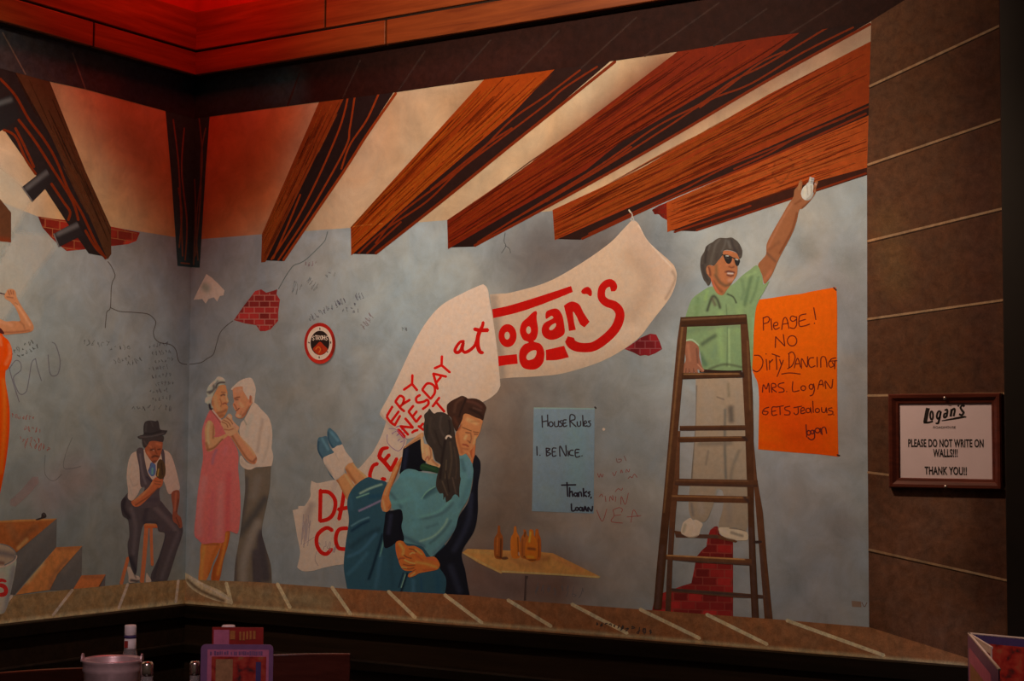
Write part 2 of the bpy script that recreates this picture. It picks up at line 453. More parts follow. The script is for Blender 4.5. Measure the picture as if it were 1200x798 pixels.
shell('wall_left_plaster', [lb, cb, ct, lt], (104, 96, 86), 1, 'L', ref=(90, 490), strokes=[
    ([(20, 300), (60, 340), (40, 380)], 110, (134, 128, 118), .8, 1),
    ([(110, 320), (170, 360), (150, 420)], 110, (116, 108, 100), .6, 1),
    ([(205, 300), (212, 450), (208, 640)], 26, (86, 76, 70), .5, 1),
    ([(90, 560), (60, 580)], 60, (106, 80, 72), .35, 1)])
# painted plaster between the painted beams
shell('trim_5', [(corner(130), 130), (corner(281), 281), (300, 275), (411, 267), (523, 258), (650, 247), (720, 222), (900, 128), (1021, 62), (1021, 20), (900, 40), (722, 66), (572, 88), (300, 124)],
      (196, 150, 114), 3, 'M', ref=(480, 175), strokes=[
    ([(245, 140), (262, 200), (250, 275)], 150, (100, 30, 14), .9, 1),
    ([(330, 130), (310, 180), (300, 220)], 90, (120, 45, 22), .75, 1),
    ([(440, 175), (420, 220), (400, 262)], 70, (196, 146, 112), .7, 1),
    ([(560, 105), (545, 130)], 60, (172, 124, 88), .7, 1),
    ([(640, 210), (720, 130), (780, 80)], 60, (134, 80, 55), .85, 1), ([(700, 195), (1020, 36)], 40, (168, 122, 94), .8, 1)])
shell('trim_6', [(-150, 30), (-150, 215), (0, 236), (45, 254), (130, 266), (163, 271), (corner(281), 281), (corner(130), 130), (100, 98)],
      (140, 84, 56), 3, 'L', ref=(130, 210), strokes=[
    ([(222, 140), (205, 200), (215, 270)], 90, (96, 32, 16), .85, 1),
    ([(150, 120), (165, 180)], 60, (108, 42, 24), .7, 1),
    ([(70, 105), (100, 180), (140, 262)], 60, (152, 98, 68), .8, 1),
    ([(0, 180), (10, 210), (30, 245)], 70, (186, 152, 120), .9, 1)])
# painted block lintel
so = shell('trim_7', [(corner(96), 96), ct, rt, (1065, -3), (1022, 24.5), (945, 37.5), (900, 43), (801, 59.5), (722, 71), (572, 92.5), (465, 108), (300, 129), (246, 136.5), (corner(139), 139)],
           (42, 20, 15), 40, 'M', ref=(600, 60), mat=M_STONE, strokes=[([(230, 115), (330, 105)], 60, (16, 8, 7), .9, 1), ([(480, 90), (640, 60), (560, 80)], 40, (52, 26, 20), .6, 1)])
lines('joint', [[(422, 71), (402, 114)], [(351, 86), (337, 124)], [(498, 60), (467, 106)], [(575, 47), (531, 97)], [(655, 36), (605, 87)], [(746, 20), (680, 81)],
                [(843, 3), (755, 66)], [(899, 10), (836, 54)], [(987, 0), (926, 39)]], (66, 44, 36), 41, so, width=2.0, mat=M_STONE, alpha=.75)
so = shell('trim_8', [proj(0, -1.9, ZT), ct, (corner(139), 139), (194, 130), (100, 104.5), (56, 95), (15, 84), (-150, 40), (-220, 20)],
           (30, 19, 17), 40, 'L', ref=(60, 70), mat=M_STONE, strokes=[([(215, 115), (160, 105)], 60, (14, 6, 6), .9, 1)])
lines('joint', [[(3, 38), (30, 87)], [(85, 62), (100, 104)]], (72, 44, 34), 41, so, 'L', 1.6, M_STONE, .7)
# painted block sill
MSILL = [(corner(679), 679), (300, 682), (408, 690), (550, 697.5), (600, 703), (750, 714), (830, 720), (907, 725.5), (1019, 735), (1132, 770.5), (1160, 781), rb, cb]
so = so0 = shell('trim_9', MSILL, (76, 44, 26), 45, 'M', ref=(620, 720), mat=M_STONE, strokes=[
    ([(230, 685), (300, 697), (380, 705)], 40, (92, 70, 48), .8, 1), ([(930, 745), (1050, 765)], 40, (76, 46, 28), .7, 1), ([(216, 706), (600, 734), (1130, 779)], 5, (96, 76, 54), .6, 1)])
lines('joint', [[(265, 683), (268, 694), (271, 707)], [(325, 684), (340, 712)], [(389, 688), (411, 720)], [(455, 693), (487, 724)], [(521, 697), (565, 730)], [(595, 703), (646, 734)],
                [(670, 708), (735, 742)], [(750, 714), (820, 748)], [(828, 720), (899, 755)], [(922, 727), (1036, 768)]], (146, 100, 70), 46, so, width=4.2, mat=M_STONE)
so = shell('trim_10', [lb, cb, (corner(679), 679), (150, 684), (85, 690.5), (15, 698), (-150, 713), (-300, 731)], (86, 62, 40), 45, 'L', ref=(100, 705), mat=M_STONE,
           strokes=[([(0, 730), (110, 717), (212, 706)], 6, (112, 92, 66), .7, 1)])
lines('joint', [[(209, 680), (206, 706)], [(150, 684), (139, 713)], [(85, 691), (62, 721)], [(14, 698), (8, 706)]], (150, 126, 98), 46, so, 'L', 3.2, M_STONE)
# rounded lip painted on the sill at the corner
o = paint('sill_lip', [(217, 671, 1), (224, 675), (240, 684), (258, 692), (271, 702), (271, 708, 1), (250, 703), (232, 695), (219, 684)], (122, 98, 74), 47, so0, [([(220, 680), (235, 692), (262, 704)], 5, (62, 44, 30), .85, 1), ([(222, 676), (245, 689), (268, 702)], 3, (150, 124, 96), .7, 1)], 'M', 1.4, mat=M_STONE)
# painted block pier on the right
so = shell('trim_11', [(1021, 24.5), (1065, -3), rt, rb, (1160, 781), (1132, 770.5), (1018.5, 735), (1016.5, 500), (1016, 200)], (70, 41, 26), 42, 'M', ref=(1080, 330), mat=M_STONE, strokes=[
    ([(1040, 40), (1060, 120), (1040, 300)], 90, (76, 46, 28), .5, 1), ([(1100, 600), (1060, 660), (1090, 730)], 130, (62, 37, 25), .8, 1), ([(1150, 40), (1150, 250), (1165, 700)], 60, (50, 27, 18), .7, 1),
    ([(1040, 260), (1050, 330)], 50, (88, 60, 36), .5, 1)])
lines('joint', [[(1019, 101), (1180, 26)], [(1017, 193), (1180, 137)], [(1017, 282.5), (1180, 243)], [(1016.5, 374), (1180, 351)], [(1017, 463.5), (1180, 461)], [(1017, 553.5), (1180, 573)], [(1018, 644), (1180, 680)]],
      (128, 92, 64), 43, so, width=2.6, mat=M_STONE, alpha=.9)
lines('joint_shadow', [[(1019, 103.5), (1180, 28.5)], [(1017, 195.5), (1180, 139)], [(1017, 285), (1180, 245.5)], [(1016.5, 376), (1180, 353)], [(1018, 646.5), (1180, 682)]],
      (46, 28, 18), 43, so, width=1.6, mat=M_STONE, alpha=.8)
# dark timber dado under the mural
M_DADO = wood_mat('dark_dado_timber', (0.004, 0.003, 0.002), (0.014, 0.009, 0.006), 'X', 1, 0.5, 0.2)
struct(box('trim_12', M_DADO, None, 0.03, XE, -0.030, 0.0, 0.842, ZB - 0.002))
struct(box('trim_13', M_DADO, None, 0.0, 0.030, YE, 0.0, 0.842, ZB - 0.002, 0.004))
M_PANEL = wood_mat('dado_panel_timber', (0.014, 0.009, 0.006), (0.032, 0.02, 0.013), 'X', 1, 0.5, 0.2)
struct(box('trim_14', M_PANEL, None, 0.02, XE, -0.018, 0.0, 0.02, 0.842))
struct(box('trim_15', M_PANEL, None, 0.0, 0.018, YE, 0.0, 0.02, 0.842))
struct(box('trim_16', M_DADO, None, 0.03, XE, -0.034, 0.0, 0.70, 0.742, 0.006))
struct(box('trim_17', M_DADO, None, 0.0, 0.034, YE, 0.0, 0.70, 0.742, 0.006))
# dark post where the mural ends
xp = float(on_wall(1175.5, 400, 'M', 0.06)[0])
struct(box('trim_18', M_DARK, None, xp, xp + 0.5, -0.06, 0.0, 0.0, ZC, 0.004))


# ------------------------------------------------------------------ painted beams
WD = (120, 52, 20); UD = (38, 20, 16); RED = (112, 38, 14)
def grain(a, b, c, d, n, seed, dark, light, ws=(0.8, 1.8)):
    """wood grain running from edge a-b to edge c-d: (strokes, dark colour, light colour)"""
    r = random.Random(seed); out = [[], []]
    a, b, c, d = map(np.array, (a, b, c, d))
    L = np.linalg.norm(a - c)
    for i in range(n):
        t = r.uniform(.03, .97); u = min(.97, max(.03, t + r.uniform(-.06, .06)))
        p = a * (1 - t) + b * t; q = c * (1 - u) + d * u; s0 = r.random() * .8; s1 = min(1, s0 + r.uniform(.12, .45))
        k = max(3, int(L * (s1 - s0) / 14)); w = r.uniform(*ws); ph = r.random() * 6
        pts = [tuple(p * (1 - s) + q * s + np.array([0, math.sin(ph + s * L / 26) * .9 + r.uniform(-.35, .35)])) + (w * math.sin(math.pi * (j + .6) / (k + .2)) + .25,) for j, s in enumerate(np.linspace(s0, s1, k))]
        out[0 if r.random() < .6 else 1].append(pts)
    return (out, dark, light, [])
def knots(g, *st):
    g[3].extend(st); return g
LINT = ([-30, 15, 56, 100, 194, 224, 246, 300, 465, 572, 722, 801, 900, 945, 1022], [70, 84, 95, 104.5, 130, 139, 136.5, 129, 108, 92.5, 71, 59.5, 43, 37.5, 24.5])
def tuck(pts):
    """run a beam's upper end under the painted lintel and its right end under the painted pier"""
    out = []
    for p in pts:
        x, y = p[:2]
        if abs(y - np.interp(x, *LINT)) < 3.5: y -= 5
        if x > 1014: x += 5
        out.append((x, y))
    return out
def beam(label, face, under, fcol, ucol, fgrain, veins, lay=20, wall='M', group='painted ceiling beams', veincol=RED, vw=2.2, space=2.4):
    r = root('ceiling_beam', *np.mean(np.array([p[:2] for p in face or under]), 0), wall, label, 'painted beam', group)
    if under:
        U_ = np.array(tuck(under))
        if face:
            Fc = np.array(tuck(face)); cen = Fc.mean(0)
            for i, p in enumerate(U_):
                if np.hypot(*(Fc - p).T).min() < 2.2:
                    v = np.array([Fc[np.argmin(np.hypot(*(Fc - cen).T))][0], cen[1]]) - p
                    U_[i] = p + np.array([0, -2.5])
        u = paint('underside', poly([tuple(p) for p in U_], 3), ucol, lay, r, (), wall, space, raw=True, mat=M_WOODP)
        lines('grain', [tuck(v) if len(v[0]) == 2 else v for v in veins], veincol, lay + 1, u, wall, vw, M_WOODP)
    if face:
        big = fgrain[3] if fgrain else []
        f = paint('side', poly(tuck(face), 3), fcol, lay + 2, r, big, wall, space, raw=True, mat=M_WOODP)
        if fgrain:
            if fgrain[0][0]: lines('grain', fgrain[0][0], fgrain[1], lay + 3, f, wall, 1.2, M_WOODP, alpha=.5)
            if fgrain[0][1]: lines('grain', fgrain[0][1], fgrain[2], lay + 4, f, wall, 1.2, M_WOODP, alpha=.5)
    return r
def rim(pts, w=2.4): return [(p[0], p[1], w) for p in pts]

beam('painted dark beam running down the corner where the two walls meet', None,
     [(corner(139), 139), (246, 136.5), (241, 200), (234, 313.5), (corner(313), 313)], None, (20, 10, 8), None,
     [[(233, 140), (237, 190), (230, 260), (232, 305)], [(241, 150), (236, 180), (235, 230), (229, 300)], [(228, 210), (229, 250), (227, 310)]], veincol=(52, 17, 10), vw=1.6)
cbm = bpy.data.objects['ceiling_beam']
o_ = paint('left_half', poly([(194, 130), (corner(139), 139), (corner(313), 313), (208, 311.5), (201, 210)], 3), (20, 10, 8), 20, cbm, (), 'L', 2.4, raw=True, mat=M_WOODP)
lines('grain', [[(203, 140), (209, 190), (212, 250), (214, 300)], [(216, 150), (213, 200), (219, 260), (217, 305)], [(212, 308), (222, 309)], [(209, 220), (213, 250), (210, 290)]], (56, 18, 10), 21, o_, 'L', 1.8, M_WOODP)

A_ = [(376, 119.5), (405, 116), (311, 307), (306, 307.5), (307, 274)]
beam('painted beam right of the corner, nearest to the dark corner beam', A_, [(405, 116), (465, 107.5), (332.5, 306), (311, 307.5)], (96, 32, 12), (28, 14, 12),
     grain((376, 120), (405, 116), (307, 276), (310, 306), 50, 1, (72, 22, 9), (124, 48, 18)),
     [[(408, 118), (398, 150), (372, 210), (345, 262), (318, 304)], [(416, 116), (410, 150), (404, 175), (365, 245), (336, 290), (326, 305)], [(445, 112), (430, 140), (410, 170), (400, 198)],
      rim([(464, 109), (430, 158), (404, 199), (368, 252), (332, 305)], 3), [(352, 228), (338, 262), (320, 303)]])
B_ = [(572, 93), (654, 82), (600, 134), (500, 220), (411.5, 299.5), (411, 266)]
beam('painted beam second from the corner on the main wall, above the round clock', B_, [(654, 82), (722, 71), (600, 170), (439, 298), (411.5, 300)], (146, 56, 16), (40, 20, 16),
     knots(grain((572, 93), (654, 83), (411, 266), (412, 298), 120, 2, (104, 34, 10), (182, 84, 28)), ([(560, 120), (520, 165), (470, 215)], 24, (128, 44, 12), .6, 1), ([(445, 252), (450, 246), (456, 250), (450, 256), (444, 252)], 2, (90, 36, 12), .8, 1), ([(470, 222), (478, 214), (484, 220), (476, 228)], 2.4, (100, 42, 14), .7, 1), ([(412, 266), (425, 264), (450, 262)], 1.2, (190, 110, 50), .5, 1)),
     [[(700, 78), (660, 104), (640, 122), (590, 160), (540, 198), (500, 236), (450, 270), (420, 297)], [(680, 82), (640, 112), (600, 140), (560, 180), (530, 205), (470, 250), (440, 285)],
      rim([(721, 72), (660, 121), (600, 169), (520, 234), (440, 297)], 3.4), [(600, 150), (570, 170), (530, 202), (505, 222)], [(470, 260), (446, 282), (430, 297)]])
C_ = [(801, 60), (945, 37.5), (900, 66), (725, 168), (686, 200), (600, 248), (525, 292), (524, 258), (610, 200), (700, 132)]
beam('painted beam whose end sits above the middle of the white banner', C_, [(945, 37.5), (1021, 27), (900, 95), (720, 200), (556, 289), (525, 292.5), (686, 201), (725, 169), (900, 67)], (112, 32, 12), (36, 18, 15),
     grain((801, 60), (945, 38), (524, 258), (526, 290), 160, 3, (78, 20, 8), (150, 54, 20)),
     [[(1000, 32), (940, 62), (880, 98), (830, 118), (780, 150), (730, 182), (660, 224), (600, 258)], [(975, 34), (900, 74), (860, 94), (820, 122), (770, 148), (700, 196), (620, 246), (560, 284)],
      rim([(1020, 28), (900, 94), (800, 153), (720, 199), (640, 243), (556, 288)], 3.2), [(920, 60), (890, 74), (850, 104), (820, 126)], [(740, 172), (705, 196), (640, 236)]])
D_ = [(1019, 46.5), (1017, 119), (900, 172.5), (825, 205), (740, 242), (650, 281.5), (647.5, 246), (747, 200), (900, 111)]
beam('long painted beam with a small hook holding up the banner corner', D_, [(1017, 119), (1016, 134), (900, 186), (780, 236), (680, 281), (650, 282.5), (740, 243), (825, 206), (900, 173)], (138, 52, 18), (42, 21, 16),
     grain((1019, 47), (1017, 118), (648, 248), (650, 280), 190, 4, (92, 30, 10), (172, 78, 30)),
     [[(1015, 124), (960, 150), (900, 176), (850, 196), (800, 222), (740, 250), (690, 274)], rim([(1015, 133), (900, 185), (780, 235), (682, 280)], 2.6), [(990, 138), (940, 158), (900, 180), (860, 198)]])
E_ = [(781, 237), (900, 186), (1016, 134), (1016, 195), (900, 228), (782, 272)]
beam('painted beam lowest on the right, above the raised hand with the bulb', E_, [(782, 272.5), (900, 228), (1016, 195), (1016, 203.5), (900, 243), (815, 271)], (160, 70, 28), (54, 22, 14),
     knots(grain((781, 238), (782, 270), (1016, 136), (1016, 194), 150, 5, (112, 38, 12), (186, 92, 42)), ([(905, 188), (918, 184), (930, 192), (916, 214), (906, 205), (908, 192)], 3, (96, 38, 16), .8, 1), ([(938, 184), (950, 190), (960, 186)], 3, (110, 46, 18), .7, 1)),
     [rim([(1015, 203), (900, 242), (816, 270)], 2.4), [(790, 272), (850, 252), (880, 241)]], lay=23)
G_ = [(15, 84), (56, 95), (100, 200), (130, 266), (130.5, 297.5), (126, 304), (104, 252), (78, 200), (60, 160)]
beam('painted beam on the left wall, with two black spotlights clamped along it', G_, [(-90, 58), (-20, 75), (15, 84), (60, 160), (78, 200), (104, 252), (126, 304), (104, 297), (78, 260), (42, 205), (6, 154), (-20, 118), (-90, 62)], (66, 32, 18), (36, 24, 21),
     grain((15, 84), (56, 95), (124, 298), (130, 270), 30, 6, (48, 22, 13), (84, 40, 22)),
     [[(0, 92), (18, 112), (34, 140), (52, 164), (66, 188), (80, 222), (96, 250), (112, 284), (124, 303)], [(20, 138), (40, 164), (58, 192), (84, 234), (92, 258)], [(4, 152), (18, 160), (30, 186), (42, 204)], [(60, 215), (74, 236), (82, 248), (80, 258)], [(100, 270), (112, 290), (124, 302)],
      [(18, 150), (28, 170), (40, 196)]], lay=20, wall='L', veincol=(98, 34, 14), vw=3)
r = root('ceiling_beam', 5, 255, 'L', 'end of a brown painted beam cut off by the left edge', 'painted beam', 'painted ceiling beams')
paint('side', poly([(-120, 70), (-60, 150), (0, 233), (13, 249), (13, 284), (-25, 280), (-120, 140)], 3), (84, 48, 30), 21, r, [([(0, 282), (12, 284)], 12, (110, 46, 24), .8, 1)], 'L', 2.4, raw=True, mat=M_WOODP)

# painted spotlights and their beams of light
def stage_light(label, pts, hi, lens, lay):
    r = root('stage_spotlight', *np.mean(pts, 0), 'L', label, 'painted spotlight', 'painted black spotlights on the left wall')
    paint('housing', poly(pts, 2), (34, 27, 25), lay, r, [(hi, 7, (84, 74, 68), .8, 1)], 'L', 1.8, raw=True)
    lines('lens_rim', [lens], (96, 84, 76), lay + 1, r, 'L', 1.6)
stage_light('black painted spotlight at the left edge, topmost of the three', [(-14, 122), (13, 110), (25, 137), (-3, 156)], [(-10, 124), (12, 117)], [(-14, 122), (-3, 156)], 26)
stage_light('black painted spotlight in the middle of the three on the left wall beam', [(26, 219), (54, 197), (62, 212), (38, 236.5)], [(32, 220), (55, 202)], [(26, 219), (38, 236)], 26)
stage_light('black painted spotlight lowest of the three, over the painted bricks', [(63, 274), (90, 259), (98, 275), (69, 289.5)], [(68, 274), (90, 264)], [(63, 274), (69, 289)], 26)
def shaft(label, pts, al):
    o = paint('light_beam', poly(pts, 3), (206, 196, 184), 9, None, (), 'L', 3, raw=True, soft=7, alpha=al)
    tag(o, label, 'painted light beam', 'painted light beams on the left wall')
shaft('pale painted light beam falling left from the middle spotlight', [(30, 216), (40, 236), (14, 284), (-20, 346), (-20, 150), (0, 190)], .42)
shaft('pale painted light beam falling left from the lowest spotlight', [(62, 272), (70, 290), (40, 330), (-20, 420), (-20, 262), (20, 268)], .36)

# brick patches showing through the painted plaster
def brick(label, pts, rows, wall, lay, col=(112, 32, 26), mort=(150, 96, 78), bw=12, slope=0.0, seed=0, parent=None):
    r = root('brick_patch', *np.mean([p[:2] for p in pts], 0), wall, label, 'exposed brick')
    P = poly(pts, 2); rr = random.Random(seed)
    y0, y1 = P[:, 1].min(), P[:, 1].max(); x0, x1 = P[:, 0].min(), P[:, 0].max(); h = (y1 - y0) / rows
    st = []; segs = []
    for i in range(-2, rows + 3):
        for j in range(int((x1 - x0) / bw) + 3):
            cx = x0 + (j + (i % 2) * .5) * bw; cy = y0 + (i + .5) * h + slope * (cx - x0)
            k = rr.uniform(.72, 1.22)
            st.append(([(cx - bw * .3, cy), (cx + bw * .3, cy)], h * .9, tuple(min(255, c * k) for c in col), .8, .5))
            segs.append([(cx - bw * .5, cy - h * .5), (cx - bw * .5, cy + h * .5)])
            segs.append([(cx - bw * .5, cy + h * .5), (cx + bw * .5, cy + h * .5 + slope * bw)])
    paint('bricks', P, col, lay, r, st, wall, 1.6, raw=True)
    keep = []
    for a, b in segs:
        q = np.linspace(a, b, 6); ins = inside(P, q)
        if ins.sum() >= 2:
            g = q[ins]; keep.append([tuple(g[0]), tuple(g[-1])])
    lines('mortar', keep, mort, lay + 1, r, wall, 0.9, alpha=.6)
    return r
T_ = Crop(0, 80, 3.325)
brick('patch of painted bricks behind the left wall beam and spotlight', T_((148, 577), (205, 586), (262, 592), (330, 600), (440, 618), (545, 640), (532, 672), (500, 685), (440, 692), (400, 694), (335, 705), (260, 712), (232, 690), (200, 660), (165, 620)), 4, 'L', 10, (104, 30, 20), (146, 84, 52), 17, .16, 1)
brick('painted brick patch left of the round red clock', [(274, 375), (286, 358), (299, 341), (306, 339), (312, 343), (319, 341), (325, 339), (324, 345), (328, 351), (326, 366), (326, 376), (317, 386), (311, 388), (305, 388), (300, 381), (287, 379)], 7, 'M', 10, (104, 30, 26), (156, 96, 80), 12, 0, 2)
brick('small painted brick chip under the beam by the banner hook', [(764, 246), (772, 241), (782, 237), (782, 258), (776, 255), (772, 251), (767, 251)], 3, 'M', 10, (112, 26, 16), (120, 50, 36), 9, 0, 3)
brick('small painted brick patch between the banner tip and the ladder', [(732, 409), (745, 400), (750, 396), (762, 391), (769, 392), (773, 400), (776, 409), (768, 414), (760, 417), (756, 416), (750, 417), (742, 413)], 3, 'M', 10, (108, 28, 30), (150, 80, 76), 12, 0, 4)
K_ = Crop(760, 570, 4.9875)
brick('tall painted brick patch behind the foot of the ladder', K_((385, 235), (402, 232), (412, 250), (412, 275), (440, 300), (494, 316), (494, 760), (20, 730), (30, 680), (42, 640), (90, 620), (140, 602), (200, 580), (250, 565), (262, 510), (275, 440), (285, 405), (315, 370), (338, 350), (345, 300), (360, 255)), 11, 'M', 10, (80, 20, 17), (98, 44, 34), 17, .03, 5)

# chipped plaster, cracks
q5 = Crop(0, 200, 3.99)
o = paint('plaster_chip', poly(q5((965, 483), (990, 500), (1020, 528), (1050, 560), (1045, 583), (1028, 586), (1015, 612), (1000, 592), (975, 600), (962, 622), (945, 600), (905, 604), (925, 560)), 2), (164, 136, 112), 10, None,
          [([(240, 336), (242, 338)], 12, (92, 72, 58), .8, 1), ([(228, 350), (240, 322)], 4, (182, 156, 130), .5, 1)], 'M', 1.6, raw=True)
tag(o, 'pale jagged plaster chip just right of the corner', 'plaster chip')
def crack(label, st, wall, col=(62, 50, 44), wd=0.95):
    o = lines('wall_crack', st, col, 8, None, wall, wd, alpha=.75); tag(o, label, 'painted crack')
crack('painted crack below the left wall beam end, running towards the corner', [q5((505, 425), (522, 450), (538, 490), (526, 520), (520, 555), (516, 640), (500, 660), (495, 700), (492, 735)), q5((516, 640), (560, 658), (620, 662), (690, 670), (722, 695), (728, 715), (718, 750), (722, 780), (740, 800)) + [(190, 402), (200, 404), (206, 410), (209, 422), (213, 426), (219, 427)]], 'L')
crack('painted crack from the corner up to the brick patch', [[(221, 427), (235, 425), (243, 420), (250, 415), (254, 402), (258, 390), (265, 382), (273, 376)]], 'M')
q6 = Crop(300, 200, 3.99)
crack('painted crack from the cream ceiling line down to the brick patch', [q6((335, 285), (328, 310), (320, 330), (290, 362), (240, 410), (210, 430), (178, 442), (160, 462), (140, 492), (105, 553))], 'M', (86, 84, 80), 1.0)
crack('short painted crack above the folded banner', [q6((1165, 290), (1160, 330), (1168, 352), (1148, 385)), q6((1165, 350), (1185, 365), (1190, 385))], 'M', (92, 90, 84), .8)

# scribbles left on the wall by guests
def graffiti(label, st, col, wall, wd=1.0, al=.7):
    cl = []                                            # strokes that stand close together are one scrawl
    for q in st:
        c = np.array([p[:2] for p in q], float).mean(0); near = [g for g in cl if min(np.hypot(*(c - k)) for _, k in g) < 13]
        g0 = [(q, c)]
        for g in near: g0 += g; cl.remove(g)
        cl.append(g0)
    if len(cl) == 1:
        o = lines('graffiti', st, col, 12, None, wall, wd * .85, alpha=al * .75)
    else:
        o = root('graffiti', *np.mean([k for g in cl for _, k in g], 0), wall, label, 'graffiti')
        for g in cl: lines('scrawl', [q for q, _ in g], col, 12, o, wall, wd * .85, alpha=al * .75)
    tag(o, label, 'graffiti')
GL = Crop(0, 400, 4.433)
graffiti('faint purple handwritten letters RAD right of the orange dress', [GL((45, 130), (70, 220), (100, 315)), GL((50, 140), (80, 100), (105, 110), (108, 150), (70, 190), (100, 270), (135, 262), (150, 200), (165, 110), (185, 90)), GL((185, 90), (195, 140), (215, 205)), GL((250, 70), (262, 170), (300, 170), (312, 100), (290, 20), (270, 5))], (84, 66, 78), 'L', 1.2, .6)
graffiti('four lines of red handwriting low on the left wall', scribble(27, 488, 28, 7, 7, .1, 1) + scribble(38, 503, 20, 7, 5, .1, 2) + scribble(34, 515, 26, 7, 6, .1, 3) + scribble(44, 523, 32, 9, 6, .15, 4), (128, 60, 46), 'L', .8, .7)
graffiti('dark scrawl beside the raised elbow on the left wall', scribble(26, 407, 34, 6, 7, -.5, 5) + scribble(33, 412, 30, 6, 6, -.5, 6), (72, 62, 54), 'L', .9, .7)
graffiti('column of small dark scribbles left of the corner', [q for k in range(8) for q in scribble(186 + (k % 3) * 3, 404 + k * 9, 24, 5.5, 6, -.12, 70 + k)] + scribble(178, 478, 50, 8, 8, .0, 9) + scribble(158, 424, 20, 7, 4, -.4, 10), (70, 62, 60), 'L', .8, .6)
graffiti('dark scrawled lines between the raised arm and the wall crack', scribble(112, 402, 34, 8, 6, .1, 11) + scribble(140, 408, 26, 7, 5, -.2, 12) + scribble(143, 421, 22, 6, 5, -.3, 13) + [GL((235, 590), (232, 680), (260, 720), (290, 720), (320, 690))] + [GL((375, 500), (340, 590), (335, 660), (420, 650))], (76, 66, 62), 'L', .9, .5)
graffiti('red smear low on the left wall above the painted steps', [[(15, 590), (28, 578), (42, 562)]], (128, 72, 62), 'L', 12, .22)
graffiti('slanting dark scrawls right of the round clock', scribble(380, 364, 44, 8, 9, -.5, 21) + scribble(398, 354, 14, 8, 4, -.4, 22) + scribble(409, 361, 20, 6, 4, -.55, 23) + scribble(421, 347, 10, 9, 3, -.3, 24) + scribble(417, 364, 8, 6, 2, 0, 25), (86, 80, 86), 'M', .9, .65)
graffiti('red scrawl left of the folded banner top', scribble(430, 376, 22, 9, 4, -.9, 26) + scribble(364, 309, 14, 6, 4, 0, 27), (124, 76, 78), 'M', .8, .6)
graffiti('tiny scrawls high on the wall under the first beams', scribble(387, 322, 14, 7, 3, -.4, 28) + scribble(366, 333, 16, 12, 4, .6, 29) + scribble(348, 338, 12, 16, 3, .3, 30) + scribble(474, 386, 8, 6, 2, 0, 31), (104, 98, 92), 'M', .8, .6)
VG = Crop(690, 520, 7.6)
graffiti('red handwritten block letters right of the house rules sheet', [VG((245, 130), (255, 165), (285, 158), (290, 140), (262, 138)), VG((315, 110), (332, 152)), VG((78, 265), (92, 300), (104, 268), (118, 298), (128, 270)), VG((212, 255), (226, 286), (246, 246)), VG((282, 260), (290, 232), (300, 258)), VG((332, 255), (336, 228), (354, 252), (364, 226)), VG((350, 310), (370, 290), (385, 305), (405, 270), (430, 300)), VG((235, 428), (262, 400), (290, 415), (300, 395)),
      VG((95, 470), (112, 448), (125, 470)), VG((145, 466), (152, 516)), VG((185, 512), (190, 468), (215, 505), (212, 460)), VG((236, 515), (240, 470)), VG((285, 540), (290, 470), (325, 540), (352, 440)),
      VG((70, 590), (120, 690), (160, 580)), VG((215, 592), (225, 640), (200, 692), (300, 706)), VG((215, 590), (270, 568), (300, 585), (290, 610)), VG((225, 640), (285, 632)), VG((375, 700), (398, 590), (438, 650)), VG((340, 652), (465, 640))], (112, 50, 42), 'M', 1.1, .75)
graffiti('little scrawl low on the pale wall by the pier', [[(1010, 706), (1013, 711), (1016, 706)]], (84, 60, 50), 'M', 1.2, .8)
o = paint('sticker', poly([(998, 704), (1009, 705), (1009.5, 711.5), (998.5, 711)], 2), (78, 58, 46), 11, None, (), 'M', 1.6, raw=True); tag(o, 'small brown sticker low on the pale wall by the stone pier', 'sticker')
o = paint('wall_nail', disc(707.5, 503, 1.7, 1.7, 8), (215, 195, 185), 12, None, (), 'M', 1.0); tag(o, 'tiny pale nail head right of the house rules sheet', 'nail')
graffiti('dark smudges on the plaster under the painted table', scribble(655, 692, 60, 14, 8, .1, 41), (70, 62, 60), 'M', .9, .6)
o = lines('signature', scribble(715, 733, 34, 5, 7, .12, 42) + scribble(745, 738, 40, 9, 6, .1, 43), (36, 26, 22), 48, None, 'M', 1.2, alpha=.85); tag(o, 'dark signature scrawled on the painted sill', 'signature')

# ------------------------------------------------------------------ round clock painted on the wall
I_ = Crop(340, 365, 10.64)
r = root('wall_clock', 375, 403, 'M', 'round red-rimmed beer clock painted on the blue wall', 'clock')
paint('shadow', spline(I_(*disc(385, 425, 192, 255, 20))), (90, 74, 66), 13, r, (), 'M', 1.4, raw=True, soft=2.5, alpha=.7)
paint('rim', I_(*disc(370, 397, 194, 256, 20)), (138, 30, 22), 14, r, [(I_((200, 280), (260, 190), (370, 150)), 3, (120, 24, 18), .8, 1), (I_((250, 560), (370, 640), (480, 600)), 5, (166, 44, 30), .7, 1), (I_((545, 300), (555, 400), (530, 520)), 4, (84, 26, 16), .7, 1)], 'M', 1.3)
paint('dial', I_(*disc(368, 395, 158, 210, 20)), (222, 188, 160), 15, r, (), 'M', 1.3)
paint('badge', I_(*disc(372, 392, 118, 152, 20)), (34, 22, 18), 16, r, (), 'M', 1.2)
paint('emblem', I_((372, 378), (420, 420), (465, 470), (440, 510), (370, 545), (310, 510), (285, 465), (320, 425)), (138, 42, 22), 17, r, [(I_((320, 470), (350, 440), (380, 470), (360, 510)), 1.4, (176, 96, 40), .8, 1), (I_((390, 450), (400, 490)), 1.2, (90, 22, 14), .8, 1)], 'M', 1.1)
